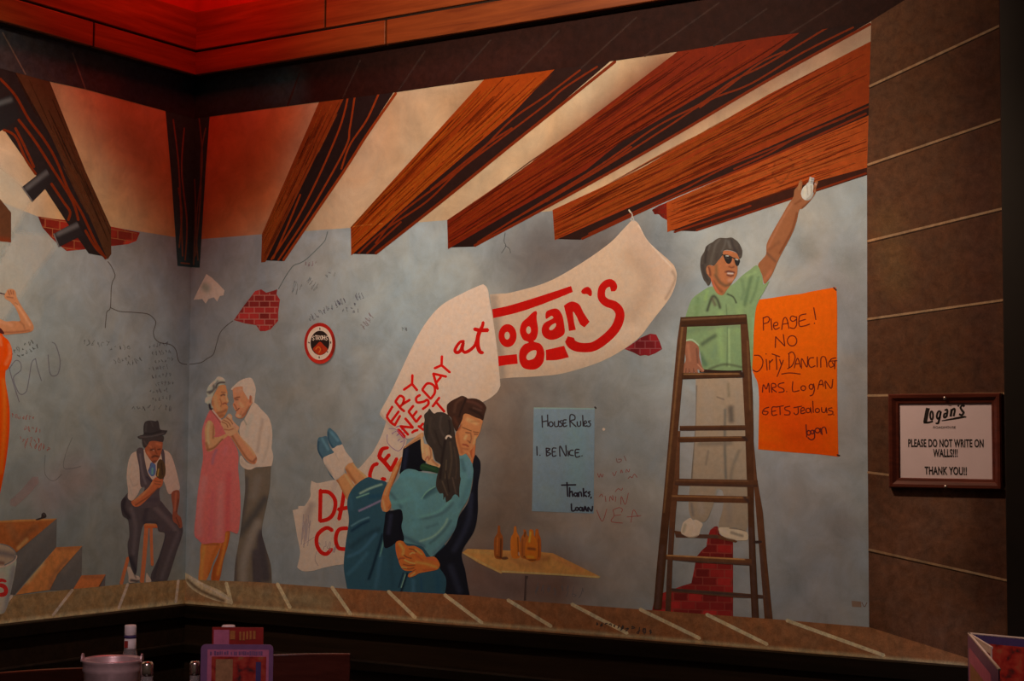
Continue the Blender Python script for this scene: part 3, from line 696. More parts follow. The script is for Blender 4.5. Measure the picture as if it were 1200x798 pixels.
SM = {'S': [[(1, .1), (.5, 0), (.05, .25), (.9, .7), (.5, 1), (0, .85)]], 'T': [[(0, 0), (1, 0)], [(.5, 0), (.5, 1)]], 'R': [[(0, 1), (0, 0), (.8, .05), (.85, .4), (.05, .5), (.95, 1)]], 'O': [ring(.5, .5, .45, .5, 8)], 'H': [[(0, 0), (0, 1)], [(.9, 0), (.9, 1)], [(0, .5), (.9, .5)]]}
st = []
for i, ch in enumerate('STROHS'):
    for s in SM[ch]:
        st.append(I_(*[(278 + i * 33 + p[0] * 25, (308 if i in (0, 5) else 300) + p[1] * 52) for p in s]))
lines('lettering', st, (205, 182, 156), 18, r, 'M', .95, smooth=False)
lines('hour_marks', [I_((370, 205), (372, 228)), I_((228, 385), (240, 392)), I_((505, 375), (506, 398)), I_((460, 500), (468, 508)), I_((362, 562), (363, 582))], (60, 40, 34), 17, r, 'M', 1.3)

# ------------------------------------------------------------------ the long white banner
BAN = (200, 165, 138); RD = (172, 22, 16)
bn = root('banner', 600, 420, 'M', 'long folded white painted banner with red lettering hanging from the beam', 'banner')
N_ = Crop(565, 320, 6.139); O_ = Crop(440, 330, 3.325)
pr = paint('cloth', [(574, 345, 1), (586, 344), (600, 342.5), (640, 331), (677, 311), (713, 286), (730, 269), (741, 257.5, 1), (748, 262), (760, 283), (785, 306), (791, 314), (793, 326), (786, 347), (765, 375), (745, 399), (708, 422), (662, 437), (630, 441), (600, 442.5), (584, 444, 1)], (196, 160, 130), 14, bn, [
    ([(745, 275), (770, 310), (778, 330)], 40, (204, 166, 138), .6, 1), ([(620, 420), (680, 415), (740, 385)], 22, (196, 160, 132), .6, 1), ([(740, 300), (760, 330), (740, 370)], 26, (178, 142, 114), .5, 1), ([(578, 350), (584, 400), (588, 440)], 14, (138, 116, 98), .7, 1),
    ([(788, 318), (791, 328), (780, 350)], 4, (150, 120, 98), .6, 1), ([(748, 264), (766, 290), (786, 312)], 2.2, (228, 196, 168), .8, 1)], 'M', 2.2)
fold = paint('cloth_fold', O_((408, 14), (424, 13), (438, 32), (445, 75), (455, 130), (472, 250), (487, 405, 1), (470, 435), (420, 468), (330, 490), (250, 560), (140, 610), (105, 605, 1), (45, 548, 1), (22, 525), (20, 505), (60, 430), (100, 345), (150, 240), (200, 155), (260, 90), (340, 45)), (208, 174, 144), 16, bn, [
    (O_((230, 160), (330, 90), (400, 60)), 26, (222, 188, 156), .6, 1), (O_((480, 400), (462, 240), (440, 60)), 3, (222, 190, 160), .8, 1), (O_((100, 380), (70, 460), (40, 510)), 14, (194, 156, 128), .6, 1), (O_((450, 340), (430, 440)), 26, (188, 150, 122), .6, 1), (O_((130, 420), (200, 330)), 18, (190, 152, 124), .5, 1), (O_((20, 515), (45, 548), (105, 605)), 4, (150, 122, 102), .7, 1)], 'M', 2.2)
P_ = Crop(335, 540, 5.7); D_ = Crop(360, 460, 5.7); Q4 = Crop(440, 400, 6.65)
paint('cloth_strip', D_((530, 180, 1), (600, 232), (668, 312, 1), (645, 400), (615, 500), (560, 600, 1), (410, 600), (300, 640, 1), (262, 570), (350, 500), (400, 445), (440, 395), (490, 300), (515, 235)), (186, 152, 130), 15, bn, [(D_((540, 190), (640, 300)), 14, (150, 124, 108), .8, 1), (D_((420, 440), (500, 340)), 10, (196, 162, 138), .6, 1)], 'M', 2.0)
paint('cloth_end', P_((170, 133, 1), (190, 142), (215, 148), (270, 138), (330, 128), (390, 150, 1), (430, 250), (430, 450), (392, 690, 1), (320, 700), (250, 715), (180, 735), (120, 738), (90, 725), (75, 710, 1), (95, 620), (88, 560), (75, 500), (60, 410), (45, 330, 1), (84, 320, 1), (84, 303), (125, 302, 1), (150, 265), (165, 230), (163, 190)), (164, 132, 106), 15, bn, [
    (P_((170, 300), (140, 380), (120, 500)), 12, (112, 90, 78), .75, 1), (P_((100, 640), (180, 690), (260, 680)), 16, (176, 144, 124), .6, 1), (P_((180, 180), (200, 240)), 10, (180, 148, 126), .6, 1), (P_((330, 150), (300, 230)), 8, (140, 112, 96), .6, 1), (P_((85, 330), (110, 480), (100, 640)), 6, (150, 122, 104), .6, 1)], 'M', 2.0)
# lettering
L1 = []
L1.append(paint('t', N_((72, 260, 1), (200, 232), (420, 165), (640, 93, 1), (653, 136, 1), (430, 225), (250, 285), (80, 324, 1)), RD, 18, None, (), 'M', 1.6))
L1.append(paint('t', N_(*disc(183, 450, 65, 83)), RD, 18, None, (), 'M', 1.6, holes=[N_(*disc(180, 450, 19, 28, 10))]))
L1.append(paint('t', N_((372, 277), (394, 280), (392, 330), (403, 410), (390, 470), (372, 492), (420, 510), (447, 565), (440, 640), (400, 685), (350, 695), (295, 680), (268, 630), (270, 560), (300, 515), (335, 498), (295, 478), (271, 420), (285, 360), (325, 320)), RD, 18, None, (), 'M', 1.6, holes=[N_(*disc(334, 410, 17, 27, 10)), N_((318, 600), (345, 565), (385, 555), (390, 580), (370, 615), (330, 625))]))
L1.append(paint('t', N_((455, 305), (462, 278), (490, 262), (540, 257), (575, 300), (590, 370), (592, 435), (545, 470), (490, 480), (442, 455), (428, 405), (450, 358), (510, 325), (498, 308), (462, 330)), RD, 18, None, (), 'M', 1.6, holes=[N_((483, 395), (505, 370), (530, 362), (528, 385), (505, 408), (488, 410))]))
L1.append(paint('t', N_((588, 235, 1), (620, 212), (655, 205), (700, 228), (730, 285), (773, 350, 1), (737, 390, 1), (705, 368), (680, 315), (655, 278), (660, 340), (674, 408, 1), (624, 417, 1), (615, 350)), RD, 18, None, (), 'M', 1.6))
L1.append(paint('t', N_((712, 132), (735, 106), (765, 100), (788, 125), (788, 160), (775, 166), (755, 152), (728, 150)), RD, 18, None, (), 'M', 1.5))
L1.append(paint('t', N_((115, 597, 1), (180, 590), (250, 583, 1), (256, 652, 1), (180, 660), (119, 670, 1)), RD, 18, None, (), 'M', 1.6))
L1.append(paint('t', N_((458, 553, 1), (590, 523, 1), (624, 605, 1), (540, 625), (460, 628, 1)), RD, 18, None, (), 'M', 1.6))
L1.append(lines('t', [N_((938, 118, 7), (948, 98, 9.5), (925, 72, 8.6), (890, 80, 9), (862, 115, 9.4), (860, 175, 10), (895, 212, 10.4), (950, 232, 10.8), (985, 270, 11), (990, 320, 11), (960, 395, 11), (890, 470, 11), (800, 528, 11), (710, 535, 11), (650, 515, 11.5), (628, 480, 11.5))], RD, 18, None, 'M', 10))
join('lettering', L1, pr)
q = Crop(525, 365, 13.3)
st = [q((250, 465, 3.2), (190, 475, 3.4), (125, 560, 3.6), (110, 620, 4), (150, 640, 4), (200, 600, 3.8), (240, 480, 3.4), (225, 590, 3.6), (260, 635, 4), (330, 610, 3.8), (410, 540, 3.6), (450, 450, 4)),
      q((548, 165, 3.4), (535, 230, 4), (490, 320, 5), (462, 420, 5), (465, 540, 5), (500, 630, 5), (545, 640, 3.6)), q((412, 275, 4.4), (500, 292, 4.6), (620, 290, 5))]
E1 = [Q4((88, 588), (118, 630), (155, 655)), Q4((132, 508), (90, 580)), Q4((182, 545), (122, 625)), Q4((192, 580), (152, 650)),
      Q4((155, 470), (195, 520), (225, 545)), Q4((155, 470), (190, 425), (222, 445), (210, 490), (190, 508)), Q4((212, 490), (268, 455)),
      Q4((288, 262), (285, 330)), Q4((285, 332), (220, 378)), Q4((285, 332), (325, 382)),
      Q4((255, 728), (195, 660)), Q4((195, 662), (292, 672)), Q4((292, 672), (232, 600)),
      Q4((318, 628), (258, 548)), Q4((258, 548), (295, 502)), Q4((288, 588), (322, 545)), Q4((318, 628), (355, 580)),
      Q4((348, 418), (318, 440), (325, 475), (375, 470), (405, 455), (412, 490), (368, 528)),
      Q4((365, 378), (430, 448)), Q4((365, 376), (405, 328), (455, 345), (462, 400), (432, 446)),
      Q4((450, 250), (485, 372)), Q4((452, 252), (552, 275)), Q4((475, 320), (510, 278)),
      Q4((518, 115), (515, 185)), Q4((515, 186), (460, 210)), Q4((515, 186), (580, 242)),
      Q4((445, 508), (498, 438)), Q4((470, 470), (538, 548)), Q4((285, 712), (300, 700), (330, 690)), Q4((335, 660), (375, 690)), Q4((345, 670), (372, 640))]
L2 = [lines('t', st, RD, 18, None, 'M', 4), lines('t', E1, RD, 18, None, 'M', 3.0)]
join('lettering', L2, fold)
sp = bpy.data.objects['cloth_strip']; ce = bpy.data.objects['cloth_end']
L3 = [lines('t', [D_((480, 430, 5), (500, 380, 5), (540, 368, 3.5)), D_((480, 430, 5), (520, 470, 5), (560, 520, 5)), D_((515, 455), (548, 415)), D_((560, 520, 5), (598, 440, 4)), D_((470, 475), (440, 490), (420, 540), (420, 575)), D_((500, 575), (520, 580)), Q4((178, 690), (225, 745))], RD, 18, None, 'M', 4.4),
      ]
join('lettering', L3, sp)
L4 = [lines('t', [P_((232, 195), (230, 300), (228, 402)), P_((228, 205), (290, 212), (330, 270), (318, 350), (280, 390), (228, 402)), P_((355, 390), (378, 280), (392, 180)), P_((350, 325), (415, 312)),
                  P_((310, 465), (270, 448), (215, 490), (205, 550), (230, 605), (270, 622), (305, 590)), P_((410, 450), (355, 460), (333, 520), (350, 580), (395, 590))], RD, 18, None, 'M', 4.6)]
join('lettering', L4, ce)
lines('scribble', scribble(473, 505, 22, 9, 4, .9, 51) + scribble(467, 512, 18, 8, 4, .9, 52) + [D_((545, 240), (600, 250), (650, 320), (610, 390), (540, 340), (535, 280))], (128, 92, 110), 18, sp, 'M', .8, alpha=.7)
lines('scribble', scribble(358, 622, 10, 40, 5, .1, 53) + scribble(383, 640, 26, 12, 4, .2, 54) + [P_((115, 560), (150, 535), (190, 510)), P_((205, 605), (195, 660), (215, 700))], (124, 100, 94), 18, ce, 'M', .8, alpha=.6)
lines('cord', [[(738, 247), (741, 252), (739, 258)], [(739, 257), (743, 259), (741, 253)]], (190, 170, 150), 27, bn, 'M', 1.2)
lines('hook', [[(737, 246), (739, 249)]], (200, 180, 150), 28, bn, 'M', 1.8)

# ------------------------------------------------------------------ figures painted on the walls
def figure(label, px, py, wall, cat='painted person'):
    return root('person', px, py, wall, label, cat)

# ---- old couple dancing
B = Crop(220, 435, 6.384); Cc = Crop(220, 550, 5.7); BF = Crop(235, 435, 11.4)
r = figure('painted old man in white shirt and grey trousers dancing with the woman in pink', 297, 560, 'M')
paint('trousers', B((425, 730, 1), (520, 722), (622, 712, 1)) + Cc((552, 60), (548, 120), (530, 220), (508, 320), (495, 420), (520, 520), (555, 640), (562, 760, 1), (308, 760, 1), (318, 620), (345, 460), (365, 300), (382, 150), (382, 60)), (73, 58, 46), 24, r, [
    (Cc((490, 430), (500, 560), (520, 720)), 14, (46, 37, 35), .9, .8), (Cc((455, 560), (470, 740)), 12, (48, 38, 36), .85, .8), (Cc((515, 200), (440, 310), (345, 430)), 12, (50, 42, 37), .8, 1),
    (Cc((390, 60), (385, 200), (350, 380)), 7, (56, 46, 40), .8, 1), (Cc((470, 360), (420, 470), (375, 620), (370, 740)), 12, (92, 76, 65), .7, 1), (Cc((320, 560), (318, 740)), 5, (52, 42, 37), .8, 1), (Cc((470, 60), (440, 180)), 12, (90, 74, 63), .6, 1), (Cc((440, 600), (442, 740)), 3, (44, 35, 33), .8, 1)], 'M', 1.7)
paint('shirt', B((488, 236), (520, 250), (545, 280), (605, 345), (630, 430), (632, 520), (628, 575), (640, 640), (628, 708, 1), (560, 716), (510, 718), (470, 736), (430, 730), (395, 700), (388, 660), (400, 630), (440, 680), (490, 695), (512, 660), (470, 590), (410, 520), (386, 450), (398, 390), (425, 355), (455, 300)), (194, 167, 140), 25, r, [
    (B((560, 360), (540, 480), (520, 600)), 5, (138, 112, 94), .8, 1), (B((610, 420), (600, 560), (560, 680)), 4, (140, 116, 98), .7, 1), (B((480, 330), (450, 420), (440, 480)), 6, (140, 122, 104), .6, 1), (B((420, 360), (440, 400)), 2, (110, 100, 84), .8, 1),
    (B((540, 300), (600, 400), (600, 470)), 5, (192, 168, 144), .6, 1), (B((400, 670), (450, 710), (520, 700)), 4, (136, 110, 92), .6, 1), (B((580, 560), (550, 640), (530, 700)), 3, (186, 162, 138), .6, 1), (B((490, 480), (480, 560)), 4, (150, 124, 106), .7, 1), (B((470, 255), (430, 350)), 2.5, (196, 174, 150), .7, 1)], 'M', 1.3)
sk = [paint('s', BF((430, 228), (480, 205), (570, 200), (640, 225), (700, 300), (700, 400), (660, 470), (630, 530), (590, 600), (545, 632), (490, 622), (464, 590), (478, 545), (455, 510), (436, 470), (430, 440), (448, 410), (438, 350), (432, 290)), (158, 96, 68), 26, r, [
        (BF((455, 365), (490, 350), (520, 345)), 2.0, (92, 46, 32), .85, 1), (BF((470, 380), (500, 378)), 1.6, (70, 38, 30), .8, 1), (BF((448, 440), (470, 470), (480, 500)), 1.8, (110, 56, 38), .8, 1), (BF((465, 535), (490, 520), (515, 495)), 1.5, (90, 40, 32), .9, 1),
        (BF((660, 340), (675, 380), (665, 410)), 3.2, (122, 66, 50), .8, 1), (BF((690, 345), (685, 400)), 1.4, (180, 118, 90), .8, 1), (BF((560, 330), (590, 420), (600, 500)), 6, (146, 96, 66), .6, 1), (BF((530, 430), (560, 470)), 5, (176, 112, 80), .7, 1), (BF((480, 260), (540, 250)), 6, (174, 104, 78), .7, 1), (BF((540, 610), (600, 560), (650, 480)), 4, (112, 62, 44), .7, 1), (BF((500, 590), (530, 600)), 4, (172, 120, 92), .7, 1), (BF((640, 240), (690, 260)), 5, (186, 110, 90), .7, 1), (BF((545, 540), (530, 580)), 2, (128, 80, 54), .7, 1)], 'M', 1.0),
      paint('s', B((318, 392), (345, 385), (372, 425), (378, 455), (405, 500), (450, 545), (490, 595), (518, 650), (505, 692), (470, 690), (425, 650), (375, 575), (330, 505), (290, 470), (270, 420)), (152, 94, 66), 28, r, [
        (B((330, 480), (400, 590), (450, 660), (500, 685)), 3, (110, 62, 42), .8, 1), (B((380, 460), (450, 550), (500, 620)), 4, (172, 112, 80), .7, 1), (B((495, 670), (515, 650)), 3, (96, 52, 38), .8, 1)], 'M', 1.3),
      paint('s', B((250, 372), (262, 358), (285, 345), (300, 322), (318, 318), (332, 335), (336, 365), (360, 395), (384, 420), (372, 452), (340, 478), (305, 482), (278, 455), (262, 420), (248, 395)), (158, 104, 74), 29, r, [
        (B((258, 380), (290, 395), (300, 420)), 1.4, (104, 58, 40), .9, 1), (B((268, 365), (305, 385), (320, 410)), 1.4, (108, 60, 42), .9, 1), (B((290, 348), (320, 370), (335, 395)), 1.4, (106, 58, 42), .9, 1), (B((275, 435), (310, 440), (340, 430)), 1.8, (118, 66, 46), .8, 1), (B((345, 400), (375, 430)), 3, (178, 104, 86), .7, 1), (B((305, 330), (318, 345)), 2.2, (178, 140, 118), .8, 1)], 'M', 1.0)]
join('body', sk, r)
paint('hair', BF((405, 240), (425, 215), (455, 185), (520, 130), (600, 95), (670, 88), (705, 130), (738, 235), (728, 330), (716, 425), (695, 415), (692, 350), (660, 320), (645, 380), (610, 330), (570, 260), (560, 205), (500, 208), (450, 222), (420, 252)), (184, 164, 144), 30, r, [
    (BF((480, 170), (560, 160), (620, 180)), 2, (150, 128, 108), .7, 1), (BF((640, 130), (700, 220), (705, 330)), 2.5, (156, 134, 114), .7, 1), (BF((580, 200), (610, 270), (630, 330)), 3, (160, 134, 112), .7, 1), (BF((520, 145), (620, 105)), 3, (206, 188, 168), .7, 1), (BF((640, 200), (690, 270)), 4, (186, 130, 108), .6, 1)], 'M', 1.0)

r = figure('painted old woman with grey hair in a pink sleeveless dress, dancing', 254, 560, 'M')
lg = [paint('s', Cc((98, 488), (218, 488), (205, 550), (170, 620), (150, 680), (118, 745), (72, 745), (82, 620)), (122, 66, 34), 20, r, [(Cc((205, 500), (160, 610), (140, 700)), 5, (110, 54, 24), .7, 1), (Cc((110, 510), (95, 640), (90, 735)), 5, (152, 84, 42), .6, 1), (Cc((110, 500), (200, 500)), 3, (92, 44, 24), .7, 1)], 'M', 1.5),
      paint('s', Cc((230, 470), (245, 420), (282, 415), (270, 500), (240, 600), (208, 745), (158, 745), (168, 660), (205, 570)), (108, 50, 24), 19, r, [(Cc((260, 430), (235, 560), (200, 700)), 4, (146, 76, 34), .7, 1), (Cc((215, 540), (180, 640), (172, 740)), 4, (96, 44, 18), .7, 1)], 'M', 1.5)]
paint('dress', B((160, 300), (183, 282), (205, 300), (240, 340), (262, 380), (278, 420), (285, 470), (305, 480), (340, 525), (372, 590), (380, 640), (378, 700)) + Cc((338, 10), (348, 120), (353, 220), (350, 320), (336, 422), (300, 420), (282, 412), (252, 420), (240, 486), (170, 490), (104, 498), (70, 470), (44, 430), (54, 300), (65, 170), (82, 50)) + B((100, 740), (114, 640), (106, 520), (108, 440), (128, 370)), (158, 68, 60), 22, r, [
    (Cc((170, 150), (160, 300), (150, 460)), 7, (128, 60, 56), .8, 1), (Cc((275, 30), (268, 200), (265, 400)), 8, (128, 54, 50), .75, 1), (Cc((110, 60), (80, 260), (75, 430)), 10, (172, 78, 70), .7, 1), (Cc((220, 100), (215, 300), (210, 450)), 9, (174, 76, 68), .7, 1), (Cc((325, 120), (328, 300), (320, 400)), 6, (166, 66, 58), .6, 1),
    (B((215, 590), (195, 630), (185, 690)), 4, (112, 66, 68), .8, 1), (B((290, 570), (270, 620)), 5, (146, 74, 70), .7, 1), (B((130, 400), (118, 500)), 5, (174, 82, 74), .7, 1), (B((200, 330), (235, 430)), 6, (168, 72, 66), .6, 1), (B((182, 288), (215, 325), (255, 372)), 2.0, (190, 150, 130), .9, .8), (B((175, 292), (208, 335), (246, 385)), 1.2, (106, 52, 44), .8, .8), (Cc((60, 450), (104, 490), (230, 480)), 3, (136, 62, 58), .7, 1)], 'M', 1.5)
lg += [paint('s', BF((252, 188), (300, 180), (335, 190), (348, 240), (362, 290), (358, 330), (375, 400), (352, 440), (368, 480), (356, 530), (330, 580), (300, 620), (262, 625), (225, 580), (170, 500), (148, 450), (150, 380), (180, 310)), (148, 92, 60), 24, r, [
        (BF((275, 325), (300, 310), (325, 318)), 2.2, (70, 42, 34), .85, 1), (BF((280, 280), (330, 285)), 1.6, (104, 62, 44), .8, 1), (BF((295, 440), (330, 425), (350, 438)), 1.8, (98, 42, 34), .9, 1), (BF((340, 300), (352, 380), (365, 400)), 2, (176, 116, 86), .8, 1), (BF((200, 340), (210, 440), (260, 520)), 6, (162, 106, 72), .6, 1), (BF((230, 560), (300, 540), (340, 520)), 4, (108, 60, 40), .7, 1), (BF((260, 370), (280, 430), (270, 470)), 1.5, (116, 68, 46), .8, 1), (BF((160, 400), (168, 450)), 2.4, (122, 72, 52), .8, 1), (BF((290, 360), (310, 390)), 4, (168, 102, 70), .7, 1), (BF((260, 210), (300, 230)), 4, (164, 98, 60), .6, 1), (BF((250, 600), (300, 590)), 5, (112, 62, 38), .7, 1)], 'M', 1.0),
       paint('s', B((150, 372), (180, 376), (200, 420), (205, 470), (196, 490), (230, 492), (290, 468), (300, 482), (255, 520), (220, 560), (178, 596), (145, 598), (132, 560), (130, 500), (128, 430)), (146, 98, 66), 24, r, [
        (B((160, 385), (150, 450), (155, 540)), 4, (166, 116, 82), .7, 1), (B((145, 590), (200, 570), (260, 510)), 3, (98, 54, 36), .8, 1), (B((190, 500), (195, 400)), 3, (112, 66, 46), .8, 1), (B((138, 540), (150, 590)), 4, (110, 62, 42), .7, 1)], 'M', 1.2)]
join('body', lg, r)
paint('hair', BF((190, 118), (225, 75), (260, 72), (300, 88), (328, 120), (330, 170), (290, 182), (250, 190), (215, 230), (180, 285), (165, 330), (140, 400), (140, 440), (170, 490), (140, 522), (108, 500), (95, 440), (60, 415), (65, 360), (90, 330), (78, 285), (102, 205), (150, 150)), (132, 120, 112), 26, r, [
    (BF((320, 152), (270, 150), (225, 170), (205, 220)), 3.2, (48, 38, 36), .9, 1), (BF((170, 180), (180, 240), (120, 290)), 4, (62, 52, 48), .8, 1), (BF((90, 280), (150, 270)), 3, (66, 56, 50), .8, 1), (BF((120, 450), (130, 500), (150, 510)), 4, (34, 28, 30), .95, .8), (BF((230, 95), (290, 100)), 4, (178, 160, 144), .8, 1), (BF((130, 200), (190, 140)), 3, (166, 152, 140), .8, 1), (BF((75, 380), (110, 360), (140, 350)), 4, (150, 142, 136), .7, 1), (BF((70, 410), (90, 390)), 2, (170, 150, 110), .7, 1), (BF((200, 170), (230, 130)), 2, (80, 72, 68), .7, 1)], 'M', 1.0)

# ---- man on the stool
A = Crop(130, 480, 3.8); AF = Crop(150, 485, 8.86)
r = root('bar_stool', 172, 650, 'L', 'thin brown wooden stool painted under the seated man', 'painted stool')
paint('seat', poly(A((148, 507), (208, 508), (210, 526), (148, 528)), 2), (122, 58, 32), 14, r, [(A((150, 512), (206, 512)), 2, (150, 80, 48), .7, 1)], 'L', 1.4, raw=True)
for pts in (((158, 526, 5), (150, 640, 5), (138, 768, 5)), ((179, 526, 3.5), (181, 620, 3.5), (184, 692, 3.5)), ((76, 660, 4), (60, 720, 4), (46, 775, 4))):
    lines('leg', [A(*pts)], (122, 62, 38), 13, r, 'L', 3)
r = figure('painted man in dark hat, waistcoat and tie sitting on a stool, drinking', 178, 590, 'L')
paint('trousers', A((62, 386), (78, 372), (95, 405), (130, 425), (180, 410), (215, 402), (245, 435), (275, 470), (300, 495), (320, 528), (314, 570), (290, 640), (262, 730), (250, 762, 1), (178, 764, 1), (180, 730), (215, 650), (240, 555), (212, 540), (200, 508), (152, 508), (135, 545), (122, 640), (112, 730), (95, 715), (80, 660), (74, 600), (82, 560), (76, 492), (52, 470), (44, 415)), (47, 38, 36), 24, r, [
    (A((60, 400), (55, 440), (80, 480)), 7, (30, 24, 24), .85, 1), (A((90, 440), (110, 520), (100, 640)), 6, (62, 51, 48), .7, 1), (A((200, 440), (260, 500), (290, 540)), 7, (64, 52, 48), .7, 1), (A((160, 440), (150, 500), (200, 505)), 7, (38, 31, 31), .8, 1), (A((300, 550), (260, 650), (225, 750)), 6, (58, 48, 45), .6, 1), (A((240, 560), (215, 660), (190, 750)), 4, (36, 30, 30), .8, 1), (A((85, 660), (112, 720)), 7, (30, 25, 26), .9, 1), (A((235, 550), (290, 545)), 3, (42, 35, 34), .7, 1)], 'L', 1.4)
for pts in (((72, 704), (84, 700), (92, 712), (104, 735), (124, 742), (128, 756), (118, 766), (82, 770), (78, 740)), ((158, 728), (168, 740), (180, 764), (156, 770))):
    paint('shoe', A(*pts), (168, 146, 124), 25, r, [(A((90, 760), (125, 765)), 4, (40, 32, 30), .9, 1), (A((104, 735), (112, 750)), 2, (60, 50, 46), .7, 1)], 'L', 1.1)
paint('shirt', A((112, 186), (90, 200), (76, 240), (70, 300), (76, 360), (76, 395), (95, 405), (118, 380), (134, 350), (170, 330), (205, 300), (235, 320), (256, 374), (282, 366), (306, 354), (300, 310), (282, 240), (265, 198), (240, 180), (205, 178), (150, 178)), (164, 140, 118), 25, r, [
    (A((110, 220), (100, 300), (95, 380)), 4, (182, 160, 138), .7, 1), (A((82, 300), (100, 340), (120, 330)), 2, (120, 98, 82), .8, 1), (A((80, 340), (95, 380)), 2, (122, 100, 84), .8, 1), (A((270, 230), (280, 300), (270, 355)), 3, (130, 106, 90), .8, 1), (A((250, 220), (255, 340)), 3, (126, 102, 86), .7, 1), (A((290, 310), (280, 350)), 2, (182, 158, 136), .7, 1), (A((85, 240), (78, 320)), 3, (130, 108, 92), .7, 1)], 'L', 1.2)
paint('waistcoat', A((114, 182), (142, 172), (150, 220), (164, 280), (190, 316), (215, 300), (228, 240), (222, 180), (236, 182), (241, 230), (238, 296), (216, 360), (218, 420), (180, 436), (125, 432), (140, 380), (150, 345), (132, 340), (126, 260)), (54, 43, 41), 27, r, [
    (A((130, 200), (140, 280), (155, 330)), 3, (80, 66, 62), .6, 1), (A((160, 300), (190, 330)), 2.5, (36, 28, 32), .8, 1), (A((140, 400), (200, 400)), 6, (46, 36, 36), .7, 1)], 'L', 1.2)
paint('tie', A((178, 236), (196, 242), (200, 262), (196, 290), (180, 296), (166, 276), (172, 255)), (60, 66, 86), 28, r, [(A((185, 262), (184, 285)), 2.4, (78, 108, 150), .9, 1), (A((175, 245), (168, 272)), 1.4, (34, 30, 40), .8, 1)], 'L', 1.0)
sk = [paint('s', AF((212, 282), (280, 278), (352, 285), (358, 340), (345, 400), (330, 445), (300, 492), (268, 515), (238, 485), (195, 425), (176, 380), (185, 330)), (108, 56, 36), 28, r, [
        (AF((235, 375), (265, 368)), 2.2, (40, 24, 18), .85, 1), (AF((310, 370), (335, 365)), 2.0, (40, 24, 18), .85, 1), (AF((262, 376), (268, 380)), 1.0, (170, 140, 110), .8, 1), (AF((280, 350), (290, 400), (300, 415)), 1.8, (80, 38, 24), .8, 1), (AF((250, 450), (280, 435), (320, 445)), 2.6, (52, 30, 22), .9, 1), (AF((220, 330), (240, 345)), 2, (140, 76, 48), .6, 1), (AF((210, 400), (230, 430)), 4, (134, 72, 46), .7, 1), (AF((300, 310), (330, 320)), 4, (132, 72, 46), .6, 1), (AF((250, 500), (290, 490)), 2.5, (60, 34, 24), .8, 1)], 'L', 1.0),
      paint('s', A((90, 410), (108, 398), (140, 370), (168, 345), (188, 312), (205, 300), (225, 302), (232, 318), (226, 340), (205, 355), (182, 378), (150, 410), (125, 430), (102, 430)), (118, 62, 38), 30, r, [(A((105, 405), (150, 370), (185, 325)), 3, (146, 82, 52), .7, 1), (A((110, 425), (170, 385), (210, 350)), 2, (78, 38, 24), .8, 1), (A((195, 318), (222, 322)), 1.2, (84, 42, 26), .8, 1), (A((195, 330), (220, 334)), 1.2, (84, 42, 26), .8, 1)], 'L', 1.1),
      paint('s', A((270, 372), (302, 360), (305, 400), (296, 460), (312, 482), (318, 520), (306, 528), (296, 512), (280, 500), (274, 480), (276, 440)), (84, 44, 30), 30, r, [(A((290, 370), (285, 450)), 3, (106, 58, 40), .7, 1), (A((290, 480), (306, 520)), 1.5, (52, 28, 20), .8, 1), (A((300, 400), (292, 455)), 2, (58, 30, 20), .7, 1)], 'L', 1.1)]
join('body', sk, r)
paint('hair', AF((150, 255), (200, 240), (290, 235), (368, 232), (368, 280), (350, 292), (290, 282), (230, 285), (205, 320), (182, 350), (160, 340), (148, 300)), (46, 36, 32), 29, r, [(AF((165, 280), (190, 320)), 2, (62, 50, 44), .6, 1)], 'L', 1.1)
paint('hat', AF((95, 238, 1), (128, 222), (160, 212), (160, 160), (166, 108), (185, 78), (235, 68), (290, 76), (300, 66), (318, 82), (330, 150), (345, 165), (410, 172, 1), (398, 196), (360, 222), (300, 234), (220, 246), (150, 256), (115, 252)), (42, 34, 31), 31, r, [
    (AF((165, 205), (250, 205), (335, 180)), 2.6, (30, 23, 21), .8, 1), (AF((120, 240), (230, 235), (370, 205)), 2.2, (66, 54, 48), .7, 1), (AF((190, 100), (185, 180)), 2.4, (56, 46, 42), .6, 1), (AF((240, 78), (260, 130)), 2, (56, 46, 42), .6, 1)], 'L', 1.1)
o = paint('bottle', A((206, 240), (216, 222), (230, 226), (242, 250), (242, 290), (228, 308), (212, 306), (200, 292), (204, 268)), (54, 38, 24), 32, None, [(A((212, 265), (208, 295)), 1.8, (120, 88, 46), .9, 1), (A((225, 240), (230, 290)), 2, (34, 24, 20), .7, 1)], 'L', 1.0)
tag(o, 'small dark bottle held to the seated man\'s mouth', 'painted bottle')

# ---- woman in the orange dress, cut off by the left edge
WL = Crop(0, 330, 7.26); OG = Crop(0, 400, 4.433)
r = figure('painted woman in tight orange dress with raised arm, cut off by the left edge', 8, 460, 'L')
paint('dress', WL((-380, 450, 1), (-300, 480), (-200, 470), (-100, 480), (0, 440), (35, 470), (70, 500), (98, 560), (104, 620), (95, 680), (62, 750)) + OG((30, 150), (28, 200), (42, 290), (50, 360), (48, 480), (32, 620), (14, 720), (-10, 840, 1), (-250, 840, 1), (-262, 700), (-285, 480), (-290, 360), (-278, 280), (-255, 200), (-262, 140), (-290, 80)), (184, 56, 8), 16, r, [
    (WL((80, 540), (85, 620), (50, 700)), 5, (216, 96, 56), .8, 1), (OG((18, 200), (24, 340), (20, 500), (4, 680)), 6, (214, 84, 30), .6, 1), (OG((42, 280), (46, 400), (40, 520), (22, 660)), 3, (168, 50, 16), .7, 1), (WL((20, 560), (0, 680)), 7, (184, 66, 26), .6, 1), (WL((0, 470), (10, 540)), 4, (196, 110, 70), .6, 1)], 'L', 1.8)
